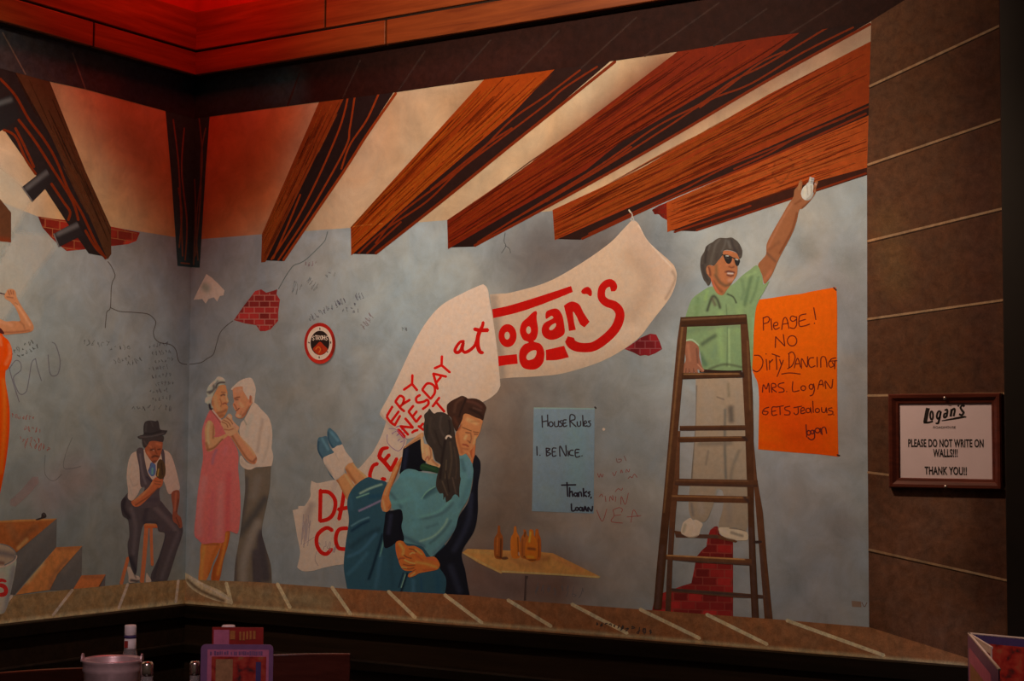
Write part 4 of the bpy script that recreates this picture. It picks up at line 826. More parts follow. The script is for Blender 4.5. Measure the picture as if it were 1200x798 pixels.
paint('body', WL((-420, 340), (-300, 300), (-255, 285), (-250, 230), (-290, 200), (-310, 130), (-300, 60), (-250, 10), (-190, 0), (-130, 20), (-95, 70), (-100, 150), (-130, 210), (-150, 240), (-145, 285), (-80, 300), (0, 318), (50, 338), (110, 335), (168, 335), (165, 300), (140, 240), (118, 205), (78, 165), (45, 145), (38, 118), (52, 90), (66, 68), (90, 62), (115, 66), (132, 85), (142, 130), (158, 165), (200, 235), (250, 310), (285, 375), (282, 410), (255, 428), (200, 438), (120, 445), (40, 452), (0, 440), (-40, 470), (-200, 490), (-330, 470), (-380, 480), (-420, 620), (-400, 800), (-440, 810), (-480, 620), (-460, 420)), (176, 112, 76), 18, r, [
    (WL((20, 430), (130, 430), (250, 415)), 3, (136, 78, 52), .8, 1), (WL((170, 340), (200, 370), (210, 400)), 2.5, (138, 84, 56), .7, 1), (WL((140, 190), (200, 280), (255, 370)), 3.5, (196, 132, 94), .7, 1), (WL((70, 80), (80, 110)), 1.5, (120, 66, 46), .8, 1), (WL((90, 75), (98, 105)), 1.5, (120, 66, 46), .8, 1), (WL((112, 80), (115, 108)), 1.5, (124, 70, 48), .8, 1), (WL((60, 130), (110, 138)), 2, (130, 76, 54), .8, 1), (WL((130, 180), (150, 195)), 1.5, (130, 80, 56), .7, 1), (WL((0, 340), (100, 370)), 5, (188, 124, 90), .6, 1)], 'L', 1.2)
paint('hair', WL((-320, 260), (-345, 120), (-310, 20), (-240, -40), (-160, -45), (-90, -5), (-70, 80), (-80, 200), (-70, 270), (-110, 260), (-112, 150), (-130, 80), (-200, 50), (-270, 70), (-292, 140), (-275, 240)), (70, 44, 30), 19, r, (), 'L', 1.6)
lines('features', [WL((-255, 110, 1), (-225, 105, 1)), WL((-175, 105, 1), (-145, 110, 1)), WL((-198, 120, .8), (-205, 150, .8), (-192, 152, .8)), WL((-225, 180, 1), (-200, 188, 1.3), (-172, 180, 1))], (96, 40, 32), 20, r, 'L', 1)
paint('strap', WL((-10, 395), (10, 400), (36, 436), (30, 446), (5, 440), (-10, 430)), (70, 30, 26), 19, r, (), 'L', 1.1)
o = lines('drumstick', [WL((-20, 96, 2.6), (40, 112, 2.2))], (52, 40, 38), 17, None, 'L', 2); tag(o, 'thin dark stick in the raised fist of the woman in orange', 'painted stick')
lines('highlight', [WL((-20, 104, 1.2), (38, 116, 1.0))], (170, 140, 120), 18, o, 'L', 1)

# ---- painted steps and bucket at the left
U = Crop(0, 590, 5.7)
r = root('steps', 50, 650, 'L', 'three painted wooden stage steps with grey risers in the left corner', 'painted steps')
def tread(pts, col, st, lay): paint('tread', poly(U(*pts), 2), col, lay, r, st, 'L', 2.0, raw=True, mat=M_WOODP)
def riser(pts, col, st, lay): paint('riser', poly(U(*pts), 2), col, lay, r, st, 'L', 2.0, raw=True)
tread([(-100, 122), (110, 108), (380, 100), (250, 210), (110, 328), (0, 300), (-100, 300)], (108, 56, 28), [(U((240, 160), (180, 200), (120, 260)), 10, (84, 48, 28), .7, 1), (U((60, 150), (100, 220)), 12, (98, 58, 34), .6, 1), (U((120, 300), (180, 240)), 5, (146, 92, 56), .6, 1), (U((0, 120), (380, 102)), 3, (150, 92, 52), .6, 1)], 12)
riser([(380, 100), (376, 292), (240, 440), (100, 608), (66, 608), (105, 330)], (62, 52, 46), [(U((360, 130), (250, 250), (120, 400)), 14, (70, 59, 52), .6, 1), (U((100, 600), (240, 430)), 8, (52, 43, 39), .6, 1)], 12)
tread([(376, 292), (550, 284), (380, 480), (335, 576), (105, 610)], (124, 70, 38), [(U((390, 300), (530, 295)), 6, (108, 62, 36), .8, 1), (U((440, 380), (360, 480), (330, 560)), 6, (98, 58, 36), .8, 1), (U((280, 400), (180, 520)), 8, (156, 102, 66), .6, 1)], 13)
riser([(550, 284), (545, 480), (490, 575), (330, 580), (385, 470)], (62, 52, 46), [(U((530, 330), (430, 450)), 10, (72, 60, 52), .6, 1)], 13)
tread([(545, 480), (706, 474), (662, 560), (490, 570)], (118, 62, 34), [(U((560, 490), (690, 490)), 6, (102, 56, 34), .8, 1)], 14)
riser([(706, 474), (700, 560), (655, 562)], (58, 48, 44), [], 14)
o = paint('cap', U((236, 108), (258, 98), (274, 92), (278, 70), (294, 60), (308, 74), (308, 92), (280, 103), (250, 112)), (34, 26, 23), 15, None, [(U((290, 70), (298, 78)), 1.5, (60, 48, 42), .7, 1)], 'L', 1.1); tag(o, 'small dark round cap lying on the top painted step', 'painted cap')
r = root('bucket', 5, 670, 'L', 'pale painted bucket with red lettering, cut off by the left edge', 'painted bucket')
paint('body', U((-110, 420, 1), (0, 428), (60, 412), (108, 372), (100, 460), (66, 620), (44, 700), (10, 738), (-110, 740, 1)), (104, 92, 88), 47, r, [(U((90, 430), (60, 600), (30, 720)), 8, (80, 70, 66), .7, 1), (U((10, 480), (10, 700)), 10, (116, 104, 98), .6, 1)], 'L', 1.6)
paint('inside', U((-110, 270, 1), (0, 268), (60, 285), (100, 325), (108, 360), (70, 400), (0, 418), (-110, 420, 1)), (112, 84, 66), 47, r, [(U((0, 330), (60, 340), (100, 350)), 9, (76, 60, 54), .8, 1), (U((-10, 395), (20, 398)), 5, (74, 44, 36), .8, 1)], 'L', 1.6)
lines('rim', [U((-60, 425, 2.4), (0, 424, 2.4), (60, 408, 2.2), (102, 376, 1.8), (112, 350, 1.4), (100, 345, 1.2))], (150, 138, 130), 48, r, 'L', 2)
lines('handle', [U((-60, 272), (0, 270), (60, 286), (98, 318), (104, 350), (88, 380), (30, 412))], (78, 66, 60), 49, r, 'L', 1.3)
lines('lettering', [U((38, 520, 3), (10, 512, 4), (-25, 525, 4)), U((-20, 545, 4), (20, 550, 5), (40, 575, 5), (30, 605, 5), (-20, 612, 4)), U((-40, 560, 4), (-10, 570, 4))], (158, 26, 22), 49, r, 'L', 4)

# ---- painted table with bottles
T5 = Crop(530, 600, 6.316)
r = root('table', 620, 660, 'M', 'pale wooden table painted beside the dancing couple, bottles on it', 'painted table')
paint('leg', poly(T5((538, 470), (562, 475), (556, 500), (548, 655), (530, 655), (536, 520)), 2), (40, 28, 24), 16, r, [(T5((558, 500), (552, 655)), 2, (84, 66, 56), .7, 1)], 'M', 1.3, raw=True)
paint('tabletop', poly(T5((72, 302), (110, 272), (300, 279), (660, 296), (745, 305), (900, 380), (1096, 478), (1088, 490), (800, 470), (370, 448), (362, 457), (200, 380)), 2), (124, 78, 42), 17, r, [
    (T5((370, 440), (700, 458), (1090, 482)), 2.6, (146, 98, 62), .8, 1), (T5((85, 305), (360, 450)), 2.6, (142, 94, 58), .8, 1), (T5((600, 360), (700, 340)), 9, (92, 54, 30), .7, 1), (T5((400, 320), (500, 370), (640, 400)), 10, (104, 64, 36), .6, 1), (T5((120, 290), (280, 300)), 5, (138, 90, 52), .6, 1), (T5((750, 330), (950, 430)), 8, (114, 70, 40), .6, 1)], 'M', 1.8, raw=True, mat=M_WOODP)
def pbottle(label, pts, col, st, lay):
    o = paint('beer_bottle', T5(*pts), col, lay, None, st, 'M', 1.0); tag(o, label, 'painted bottle', 'brown beer bottles on the painted table')
HL = (128, 64, 22); DK = (46, 24, 14)
pbottle('brown painted bottle standing alone at the left of the table', [(339, 104), (353, 104), (357, 150), (374, 185), (374, 260), (368, 340), (345, 350), (314, 332), (308, 260), (312, 195), (333, 155)], (92, 46, 20), [(T5((335, 190), (330, 310)), 1.6, (120, 64, 28), .7, 1), (T5((360, 200), (358, 335)), 2.4, DK, .8, 1), (T5((330, 330), (366, 340)), 2, DK, .7, 1)], 20)
o = paint('bottle_shadow', T5((360, 335), (400, 328), (418, 345), (390, 356), (362, 350)), (60, 36, 24), 19, r, (), 'M', 1.0, soft=1, alpha=.8)
pbottle('brown painted bottle second from the left, left edge of the cluster', [(459, 108), (473, 110), (479, 150), (497, 188), (503, 260), (500, 332), (470, 345), (440, 332), (430, 260), (434, 190), (452, 155)], (124, 64, 24), [(T5((458, 150), (456, 200)), 2, HL, .8, 1), (T5((485, 190), (490, 320)), 2, (70, 34, 16), .8, 1), (T5((492, 300), (494, 318)), 1.4, (190, 150, 110), .7, 1)], 20)
pbottle('brown painted bottle third from the left, dark necked and half hidden', [(527, 130), (545, 135), (552, 168), (570, 200), (572, 340), (530, 345), (506, 325), (502, 240), (512, 185), (528, 160)], (104, 54, 24), [(T5((540, 150), (535, 180)), 2, DK, .8, 1), (T5((520, 200), (518, 320)), 2, (80, 40, 18), .7, 1), (T5((530, 330), (560, 340)), 2, DK, .7, 1)], 21)
pbottle('brown painted bottle at the right end of the cluster', [(618, 128), (636, 130), (642, 165), (655, 200), (658, 280), (652, 345), (620, 360), (600, 340), (600, 210), (612, 170)], (106, 52, 22), [(T5((640, 200), (640, 330)), 2, (76, 36, 16), .7, 1), (T5((625, 145), (622, 200)), 1.8, HL, .6, 1)], 21)
pbottle('brown painted bottle in front of the cluster, with bright shoulders', [(572, 132), (598, 135), (606, 175), (628, 220), (634, 290), (622, 350), (595, 368), (560, 355), (540, 320), (542, 240), (566, 180)], (124, 62, 22), [(T5((580, 150), (570, 220)), 2.4, (172, 100, 40), .8, 1), (T5((565, 270), (610, 275)), 4, (64, 32, 18), .8, 1), (T5((560, 330), (600, 335)), 3.5, (150, 82, 30), .7, 1), (T5((560, 355), (620, 355)), 2.4, DK, .8, 1), (T5((605, 200), (618, 260)), 2, HL, .7, 1)], 22)

# ---- the young couple
Fq = Crop(400, 540, 4.988); E = Crop(460, 455, 6.65); EF = Crop(485, 460, 8.867); Hd = Crop(455, 610, 10.64)
r = figure('painted young man in black jacket embracing the girl in blue from the front', 530, 590, 'M')
NAV = (14, 13, 16)
jk = [paint('s', E((90, 458), (150, 430), (220, 392), (236, 470), (258, 580), (225, 645), (130, 632), (58, 668), (66, 600), (76, 530)), NAV, 26, r, [(E((110, 480), (90, 620)), 6, (30, 30, 40), .6, 1), (E((180, 430), (200, 600)), 5, (13, 12, 16), .6, 1)], 'M', 1.6),
      paint('s', EF((634, 650), (656, 660), (690, 720)) + Fq((812, 60), (800, 130), (797, 200), (797, 300), (775, 410), (705, 532), (724, 640), (738, 720), (752, 795, 1), (605, 780, 1), (612, 690), (570, 620), (545, 560), (610, 490), (660, 410), (690, 320), (740, 240), (768, 120)) + EF((612, 742)), NAV, 30, r, [(Fq((760, 200), (740, 360), (660, 520)), 8, (30, 29, 36), .6, 1), (Fq((790, 100), (780, 300)), 5, (12, 11, 15), .6, 1), (Fq((640, 620), (690, 760)), 9, (26, 25, 31), .6, 1)], 'M', 1.8),
      paint('s', Fq((262, 300), (300, 290), (348, 285), (360, 335), (352, 385), (366, 465), (318, 480), (290, 500), (252, 506), (244, 430), (252, 360)), NAV, 34, r, [(Fq((290, 320), (275, 420)), 6, (32, 30, 38), .6, 1), (Fq((340, 310), (340, 440)), 5, (11, 10, 14), .6, 1)], 'M', 1.6)]
join('jacket', jk, r)
sk = [paint('s', EF((508, 222), (570, 226), (640, 258), (712, 288), (705, 340), (690, 400), (668, 450), (645, 490), (640, 530), (600, 590), (545, 630), (492, 660), (462, 620), (438, 545), (428, 480), (440, 410), (480, 340)), (158, 98, 62), 28, r, [
        (EF((505, 362), (550, 380), (595, 398)), 1.2, (62, 36, 26), .8, 1), (EF((620, 408), (672, 416)), 1.1, (62, 36, 26), .9, 1), (EF((540, 415), (580, 420)), 1.8, (88, 50, 36), .8, 1), (EF((630, 432), (662, 434)), 1.6, (88, 50, 36), .8, 1), (EF((590, 420), (598, 480), (580, 520)), 2.2, (116, 68, 44), .8, 1), (EF((560, 500), (585, 520)), 2, (96, 52, 36), .7, 1), (EF((510, 540), (545, 545), (565, 560)), 2.4, (112, 42, 32), .9, 1), (EF((505, 580), (560, 590)), 3, (126, 70, 46), .7, 1),
        (EF((450, 420), (470, 520), (500, 620)), 4, (140, 78, 48), .8, 1), (EF((460, 380), (480, 340)), 5, (112, 52, 34), .8, 1), (EF((560, 280), (650, 320)), 6, (186, 126, 84), .7, 1), (EF((600, 300), (680, 300)), 3, (138, 86, 54), .6, 1), (EF((545, 450), (530, 480)), 4, (190, 128, 86), .7, 1), (EF((640, 460), (620, 530)), 3, (186, 120, 78), .7, 1)], 'M', 1.0),
      paint('s', EF((545, 625), (580, 590), (615, 545), (640, 545), (636, 600), (630, 660), (610, 735), (585, 700), (560, 655)), (150, 82, 50), 27, r, [(EF((600, 570), (590, 680)), 3, (122, 56, 34), .7, 1), (EF((570, 620), (595, 690)), 2, (184, 114, 74), .6, 1)], 'M', 1.0),
      paint('s', Hd((95, 272), (140, 250), (188, 262), (215, 295), (250, 315), (330, 318), (410, 360), (450, 410), (480, 455), (560, 448), (610, 480), (642, 545), (630, 590), (590, 618), (470, 640), (380, 660), (330, 690), (265, 708), (244, 690), (260, 660), (300, 630), (230, 628), (180, 608), (148, 560), (130, 510), (102, 420), (90, 340)), (140, 66, 32), 38, r, [
        (Hd((262, 352), (310, 360), (352, 392)), 1.4, (74, 34, 22), .9, 1), (Hd((195, 430), (230, 455), (285, 470)), 1.6, (76, 34, 22), .9, 1), (Hd((190, 545), (250, 560), (330, 555)), 1.6, (84, 38, 22), .9, 1), (Hd((180, 590), (260, 605), (320, 590)), 1.4, (82, 38, 22), .9, 1), (Hd((290, 640), (340, 610)), 1.4, (90, 40, 22), .9, 1), (Hd((205, 490), (260, 520), (330, 535)), 1.8, (186, 108, 58), .8, 1), (Hd((170, 580), (230, 590)), 1.4, (184, 108, 58), .8, 1), (Hd((140, 290), (190, 360), (180, 420)), 4, (176, 98, 52), .7, 1), (Hd((110, 330), (125, 430)), 3, (132, 62, 32), .7, 1), (Hd((340, 360), (420, 420)), 2.4, (178, 96, 50), .8, 1), (Hd((280, 390), (350, 430), (430, 500)), 3, (118, 54, 30), .7, 1), (Hd((350, 520), (470, 540), (600, 580)), 4, (172, 92, 46), .6, 1), (Hd((480, 470), (600, 490)), 3, (128, 54, 36), .7, 1), (Hd((280, 690), (330, 650)), 1.8, (180, 100, 56), .8, 1), (Hd((440, 620), (580, 610)), 3, (112, 50, 28), .7, 1), (Hd((120, 500), (150, 470), (200, 470)), 2, (96, 42, 26), .8, 1), (Hd((270, 420), (300, 400), (330, 405)), 2, (182, 104, 60), .8, 1)], 'M', 0.9)]
join('body', sk, r)
paint('hair', EF((342, 140), (365, 105), (400, 80), (450, 55), (500, 34), (545, 50), (560, 62), (610, 60), (660, 68), (715, 100), (752, 155), (735, 220), (718, 286), (690, 275), (640, 258), (600, 240), (560, 222), (520, 226), (500, 290), (470, 345), (450, 400), (428, 390), (400, 320), (385, 260), (350, 225)), (54, 32, 24), 29, r, [
    (EF((500, 60), (440, 110), (420, 200)), 4, (76, 48, 36), .6, 1), (EF((560, 90), (640, 110), (700, 150)), 4, (80, 46, 36), .6, 1), (EF((540, 70), (500, 160), (470, 250)), 3, (34, 21, 17), .8, 1), (EF((580, 170), (680, 220), (715, 260)), 4, (38, 23, 18), .8, 1), (EF((420, 260), (450, 330)), 4, (74, 40, 28), .6, 1), (EF((620, 160), (700, 190)), 2.4, (78, 50, 40), .6, 1)], 'M', 1.1)

r = figure('painted girl with dark ponytail in blue dress, legs kicked up behind', 480, 600, 'M')
lgs = [paint('s', D_((186, 572), (215, 545), (245, 535), (268, 548), (300, 595), (325, 640), (300, 720), (270, 720), (235, 660), (210, 610)), (160, 100, 64), 21, r, [(D_((255, 550), (310, 640)), 3, (178, 118, 80), .7, 1), (D_((195, 580), (250, 690)), 4, (120, 66, 40), .7, 1)], 'M', 1.3),
       paint('s', D_((252, 498), (275, 472), (300, 462), (335, 505), (405, 570), (400, 620), (330, 625), (310, 600), (275, 560)), (162, 102, 66), 20, r, [(D_((310, 480), (390, 565)), 3, (182, 122, 84), .7, 1), (D_((262, 515), (320, 600)), 4, (120, 66, 40), .7, 1)], 'M', 1.3)]
for i, pts in enumerate((((104, 442), (140, 418), (176, 398), (200, 440), (225, 488), (246, 535), (225, 560), (190, 584), (160, 545), (122, 490)), ((168, 376), (200, 355), (232, 345), (258, 395), (306, 460), (275, 475), (252, 505), (250, 545), (215, 500), (185, 420)))):
    paint('sock', D_(*pts), (176, 154, 134), 23 - i, r, [(D_((pts[0][0] + 40, pts[0][1] + 10), (pts[0][0] + 80, pts[0][1] + 80)), 4, (198, 176, 154), .6, 1), (D_(pts[-1], pts[-2]), 4, (128, 108, 94), .7, 1), (D_(pts[5], pts[6], pts[7]), 2, (132, 112, 98), .6, 1)], 'M', 1.3)
paint('shoe', D_((72, 308), (100, 296), (130, 292), (140, 330), (158, 375), (178, 400), (140, 418), (106, 440), (120, 490), (150, 540), (186, 584), (158, 560), (130, 510), (98, 445), (68, 382)), (62, 76, 80), 24, r, [(D_((76, 330), (74, 385), (110, 450), (170, 560)), 2.4, (40, 50, 58), .8, 1), (D_((100, 310), (140, 380)), 4, (86, 106, 112), .6, 1)], 'M', 1.3)
paint('shoe', D_((134, 258), (148, 236), (165, 246), (195, 275), (222, 320), (232, 345), (200, 355), (172, 372), (150, 345), (136, 310)), (64, 80, 84), 23, r, [(D_((140, 265), (145, 320), (172, 365)), 2.4, (44, 56, 64), .8, 1), (D_((160, 265), (205, 320)), 4, (88, 108, 114), .6, 1)], 'M', 1.3)
TE = (33, 49, 53)
paint('skirt', Fq((150, 97), (200, 108), (262, 125), (248, 180), (238, 290), (285, 290), (380, 330), (560, 470), (640, 520), (640, 700), (612, 785, 1), (360, 770), (34, 750, 1), (14, 620), (26, 480), (44, 350), (34, 260), (44, 200), (80, 145)), TE, 28, r, [
    (Fq((110, 190), (170, 160), (235, 138)), 3, (112, 122, 116), .8, 1), (Fq((90, 215), (160, 190)), 2, (100, 124, 126), .7, 1), (Fq((105, 292), (170, 262), (232, 232)), 2.6, (104, 86, 104), .8, 1), (Fq((60, 380), (110, 350), (160, 330)), 2.4, (74, 92, 92), .6, 1), (Fq((60, 410), (120, 370), (160, 352)), 4, (18, 30, 38), .8, 1), (Fq((240, 430), (215, 520), (178, 640), (160, 690)), 4, (12, 20, 26), .85, 1), (Fq((250, 460), (225, 560)), 2, (80, 104, 108), .6, 1), (Fq((385, 660), (350, 765)), 3.4, (10, 15, 20), .9, 1), (Fq((362, 655), (335, 740)), 2, (16, 22, 28), .8, 1), (Fq((374, 665), (350, 740)), 1.4, (86, 110, 116), .7, 1),
    (Fq((60, 500), (140, 440), (220, 400)), 8, (26, 38, 42), .7, 1), (Fq((40, 560), (120, 520), (200, 430)), 5, (46, 66, 74), .6, 1), (Fq((40, 660), (100, 600), (150, 540)), 6, (44, 64, 70), .5, 1), (Fq((230, 560), (200, 740)), 6, (42, 60, 66), .6, 1), (Fq((465, 680), (470, 770)), 3, (24, 40, 50), .7, 1), (Fq((560, 660), (570, 770)), 8, (24, 42, 50), .6, 1), (Fq((290, 520), (300, 740)), 8, (28, 42, 46), .6, 1), (Fq((420, 700), (420, 765)), 6, (42, 60, 66), .6, 1), (Fq((50, 200), (60, 280)), 6, (44, 64, 70), .6, 1), (Fq((170, 210), (240, 200)), 6, (28, 50, 60), .7, 1)], 'M', 1.6)
paint('blouse', Fq((335, 100), (350, 70), (385, 48), (430, 52), (470, 66), (560, 75), (640, 60)) + E((505, 540), (545, 522), (570, 514), (608, 560), (630, 640), (618, 720)) + Fq((772, 80), (762, 130), (745, 212), (690, 310), (664, 400), (600, 490), (540, 552), (520, 558), (490, 520), (470, 500), (420, 488), (365, 470), (352, 380), (360, 330), (348, 284), (320, 290), (288, 266), (275, 222), (288, 165)), (70, 90, 86), 31, r, [
    (Fq((350, 90), (420, 80), (500, 100)), 8, (76, 104, 102), .6, 1), (Fq((482, 212), (520, 180), (560, 150)), 5, (44, 58, 60), .85, 1), (Fq((560, 172), (520, 195), (490, 212)), 5, (50, 66, 66), .7, 1), (Fq((470, 220), (500, 180), (548, 150)), 1.6, (98, 122, 118), .7, 1), (Fq((420, 345), (520, 330), (600, 300), (650, 250)), 5, (54, 66, 66), .7, 1), (Fq((450, 330), (560, 300), (640, 230)), 4, (80, 104, 100), .6, 1), (Fq((460, 470), (540, 440), (600, 380), (620, 340)), 3, (98, 116, 112), .7, 1), (Fq((520, 480), (590, 420), (640, 350)), 4, (48, 60, 60), .7, 1), (Fq((500, 390), (560, 370)), 4, (54, 68, 68), .6, 1), (Fq((540, 540), (620, 460), (660, 390)), 5, (56, 68, 70), .7, 1), (Fq((360, 440), (440, 480), (480, 500)), 6, (46, 58, 62), .7, 1), (Fq((290, 190), (350, 270)), 5, (54, 68, 68), .7, 1), (Fq((300, 240), (350, 240), (400, 220)), 6, (78, 104, 102), .6, 1), (Fq((750, 120), (700, 260)), 8, (58, 76, 76), .6, 1), (E((590, 580), (600, 680)), 8, (78, 94, 96), .6, 1), (E((540, 560), (560, 640)), 6, (54, 66, 68), .6, 1), (Fq((380, 140), (450, 260), (420, 400)), 14, (74, 98, 94), .6, 1)], 'M', 1.6)
lgs += [paint('s', D_((632, 430), (618, 500), (590, 570), (560, 640), (548, 700), (562, 755), (540, 792), (515, 795), (496, 770), (495, 720), (515, 650), (545, 590), (580, 500)), (160, 88, 52), 35, r, [(D_((600, 500), (550, 600), (520, 680)), 3.5, (180, 112, 74), .7, 1), (D_((625, 470), (575, 610), (548, 690)), 2.4, (112, 52, 28), .8, 1), (D_((505, 720), (520, 785)), 3, (178, 112, 76), .6, 1), (D_((545, 770), (560, 750)), 3, (118, 60, 36), .7, 1)], 'M', 1.3),
        paint('s', E((92, 468), (110, 440), (160, 395), (205, 358), (235, 345), (242, 375), (215, 396), (150, 432)), (164, 112, 76), 27, r, [(E((110, 455), (210, 385)), 2, (120, 74, 50), .7, 1)], 'M', 1.1),
        paint('s', E((222, 348), (240, 400), (250, 432), (282, 440), (305, 470), (322, 560), (372, 596), (362, 618), (320, 612), (275, 592), (262, 572), (235, 550), (226, 500), (220, 430)), (170, 116, 80), 34, r, [(E((290, 460), (300, 520), (290, 550)), 2.4, (128, 78, 54), .8, 1), (E((255, 560), (275, 530), (282, 560)), 2, (132, 70, 54), .8, 1), (E((230, 400), (236, 500)), 2.4, (188, 136, 98), .7, 1), (E((310, 560), (350, 600)), 3, (124, 72, 48), .7, 1), (E((262, 470), (270, 520)), 3, (184, 128, 92), .6, 1)], 'M', 1.0)]
join('body', lgs, r)
paint('collar', E((216, 605), (245, 584), (300, 598), (362, 620), (362, 662), (300, 648), (225, 636)), (30, 44, 28), 35, r, [(E((230, 600), (330, 630)), 2, (46, 64, 36), .6, 1)], 'M', 1.2)
hs = [(E((300, 230), (290, 320), (330, 420)), 3, (60, 46, 38), .6, 1), (E((380, 220), (370, 300), (400, 370)), 3, (66, 52, 44), .6, 1), (E((440, 250), (450, 330), (430, 370)), 2.4, (30, 22, 20), .8, 1), (E((410, 410), (385, 560), (370, 700)), 4, (28, 20, 18), .8, 1), (E((450, 420), (460, 560), (440, 700)), 2.6, (66, 50, 38), .7, 1), (E((480, 460), (500, 600), (490, 700)), 2, (60, 44, 34), .7, 1), (E((420, 560), (410, 700)), 1.6, (72, 56, 42), .7, 1), (E((270, 290), (262, 400)), 3, (28, 30, 24), .7, 1), (Fq((590, 120), (620, 200)), 2, (68, 52, 40), .7, 1), (Fq((650, 100), (670, 190)), 2, (66, 50, 40), .7, 1), (Fq((610, 60), (630, 180)), 2, (28, 20, 18), .7, 1), (E((330, 330), (360, 420), (390, 480)), 3, (36, 27, 23), .7, 1)]
paint('hair', E((246, 208), (272, 180), (288, 158), (305, 180), (325, 196), (350, 186), (395, 188), (440, 215), (468, 268), (482, 330), (495, 420), (512, 490), (524, 570), (526, 680)) + Fq((698, 105), (690, 160), (690, 215, 1), (668, 196), (652, 206), (640, 225), (612, 244, 1), (606, 210), (596, 228), (594, 192), (572, 188), (553, 140), (562, 70)) + E((345, 690), (362, 630), (372, 590), (332, 560), (318, 510), (305, 470), (272, 432), (256, 395), (244, 345), (242, 285), (250, 250)), (46, 35, 29), 36, r, hs, 'M', 1.2)
lines('hair_tie', [E((416, 392), (424, 376), (440, 370), (456, 382))], (176, 178, 176), 37, r, 'M', 2.2)

# ---- man with the light bulb on the ladder
G = Crop(795, 260, 4.433); FG = Crop(815, 270, 10.64); Hh = Crop(870, 190, 4.69); J = Crop(760, 420, 4.9875); Sh = Crop(785, 590, 10)
SKN = (148, 92, 60)
r = figure('painted man in green shirt and sunglasses standing on the ladder, reaching up', 850, 450, 'M')
paint('trousers', J((276, 116, 1), (420, 112), (552, 116, 1), (566, 220), (572, 330), (580, 500), (584, 700)) + K_((584, 0), (582, 130), (572, 252), (500, 240), (412, 240), (432, 140), (440, 60)) + K_((425, 20), (400, 40), (370, 130), (330, 205), (255, 188), (234, 120), (240, 20)) + J((246, 720), (256, 600), (268, 460), (276, 300)), (124, 102, 82), 24, r, [
    (J((480, 290), (484, 360)), 9, (78, 66, 56), .8, 1), (J((448, 300), (446, 500), (452, 700)), 4, (84, 76, 66), .8, 1), (J((350, 540), (335, 620)), 3, (96, 80, 66), .7, 1), (J((530, 540), (490, 640), (480, 720)), 5, (96, 82, 68), .7, 1), (J((280, 160), (270, 420), (252, 700)), 2.4, (82, 70, 60), .8, 1), (J((300, 500), (480, 495)), 7, (98, 82, 68), .7, 1), (J((400, 225), (440, 240)), 2, (92, 76, 64), .7, 1), (J((340, 200), (350, 380)), 16, (136, 114, 95), .6, 1), (J((520, 200), (530, 400)), 9, (132, 112, 94), .5, 1), (K_((410, 30), (405, 120), (390, 200)), 7, (104, 100, 92), .85, 1), (K_((470, 60), (470, 200)), 10, (98, 82, 70), .6, 1), (K_((300, 60), (310, 150)), 9, (112, 94, 80), .6, 1), (K_((250, 100), (260, 170)), 4, (82, 70, 62), .7, 1), (J((465, 150), (470, 220)), 4, (108, 92, 72), .6, 1)], 'M', 1.6)
for pts, st in ((((150, 235), (190, 195), (240, 168), (270, 195), (310, 190), (385, 240), (362, 300), (340, 370), (290, 398), (230, 402), (165, 372), (130, 335)), [(Sh((180, 250), (160, 330)), 4, (106, 92, 74), .7, 1), (Sh((150, 375), (240, 400), (330, 380)), 2.2, (88, 70, 56), .8, 1), (Sh((260, 230), (300, 330)), 7, (158, 138, 106), .7, 1)]),
                (((570, 288), (640, 278), (720, 285), (800, 296), (900, 330), (912, 420), (840, 435), (740, 425), (660, 405), (590, 352)), [(Sh((700, 290), (800, 300), (900, 326)), 1.6, (72, 58, 48), .9, 1), (Sh((720, 340), (780, 360), (850, 380)), 4, (92, 78, 64), .8, 1), (Sh((600, 310), (680, 350)), 5, (152, 132, 106), .7, 1), (Sh((640, 400), (760, 430)), 2, (76, 60, 48), .8, 1)])):
    paint('shoe', Sh(*pts), (138, 120, 94), 25, r, st, 'M', 1.2)
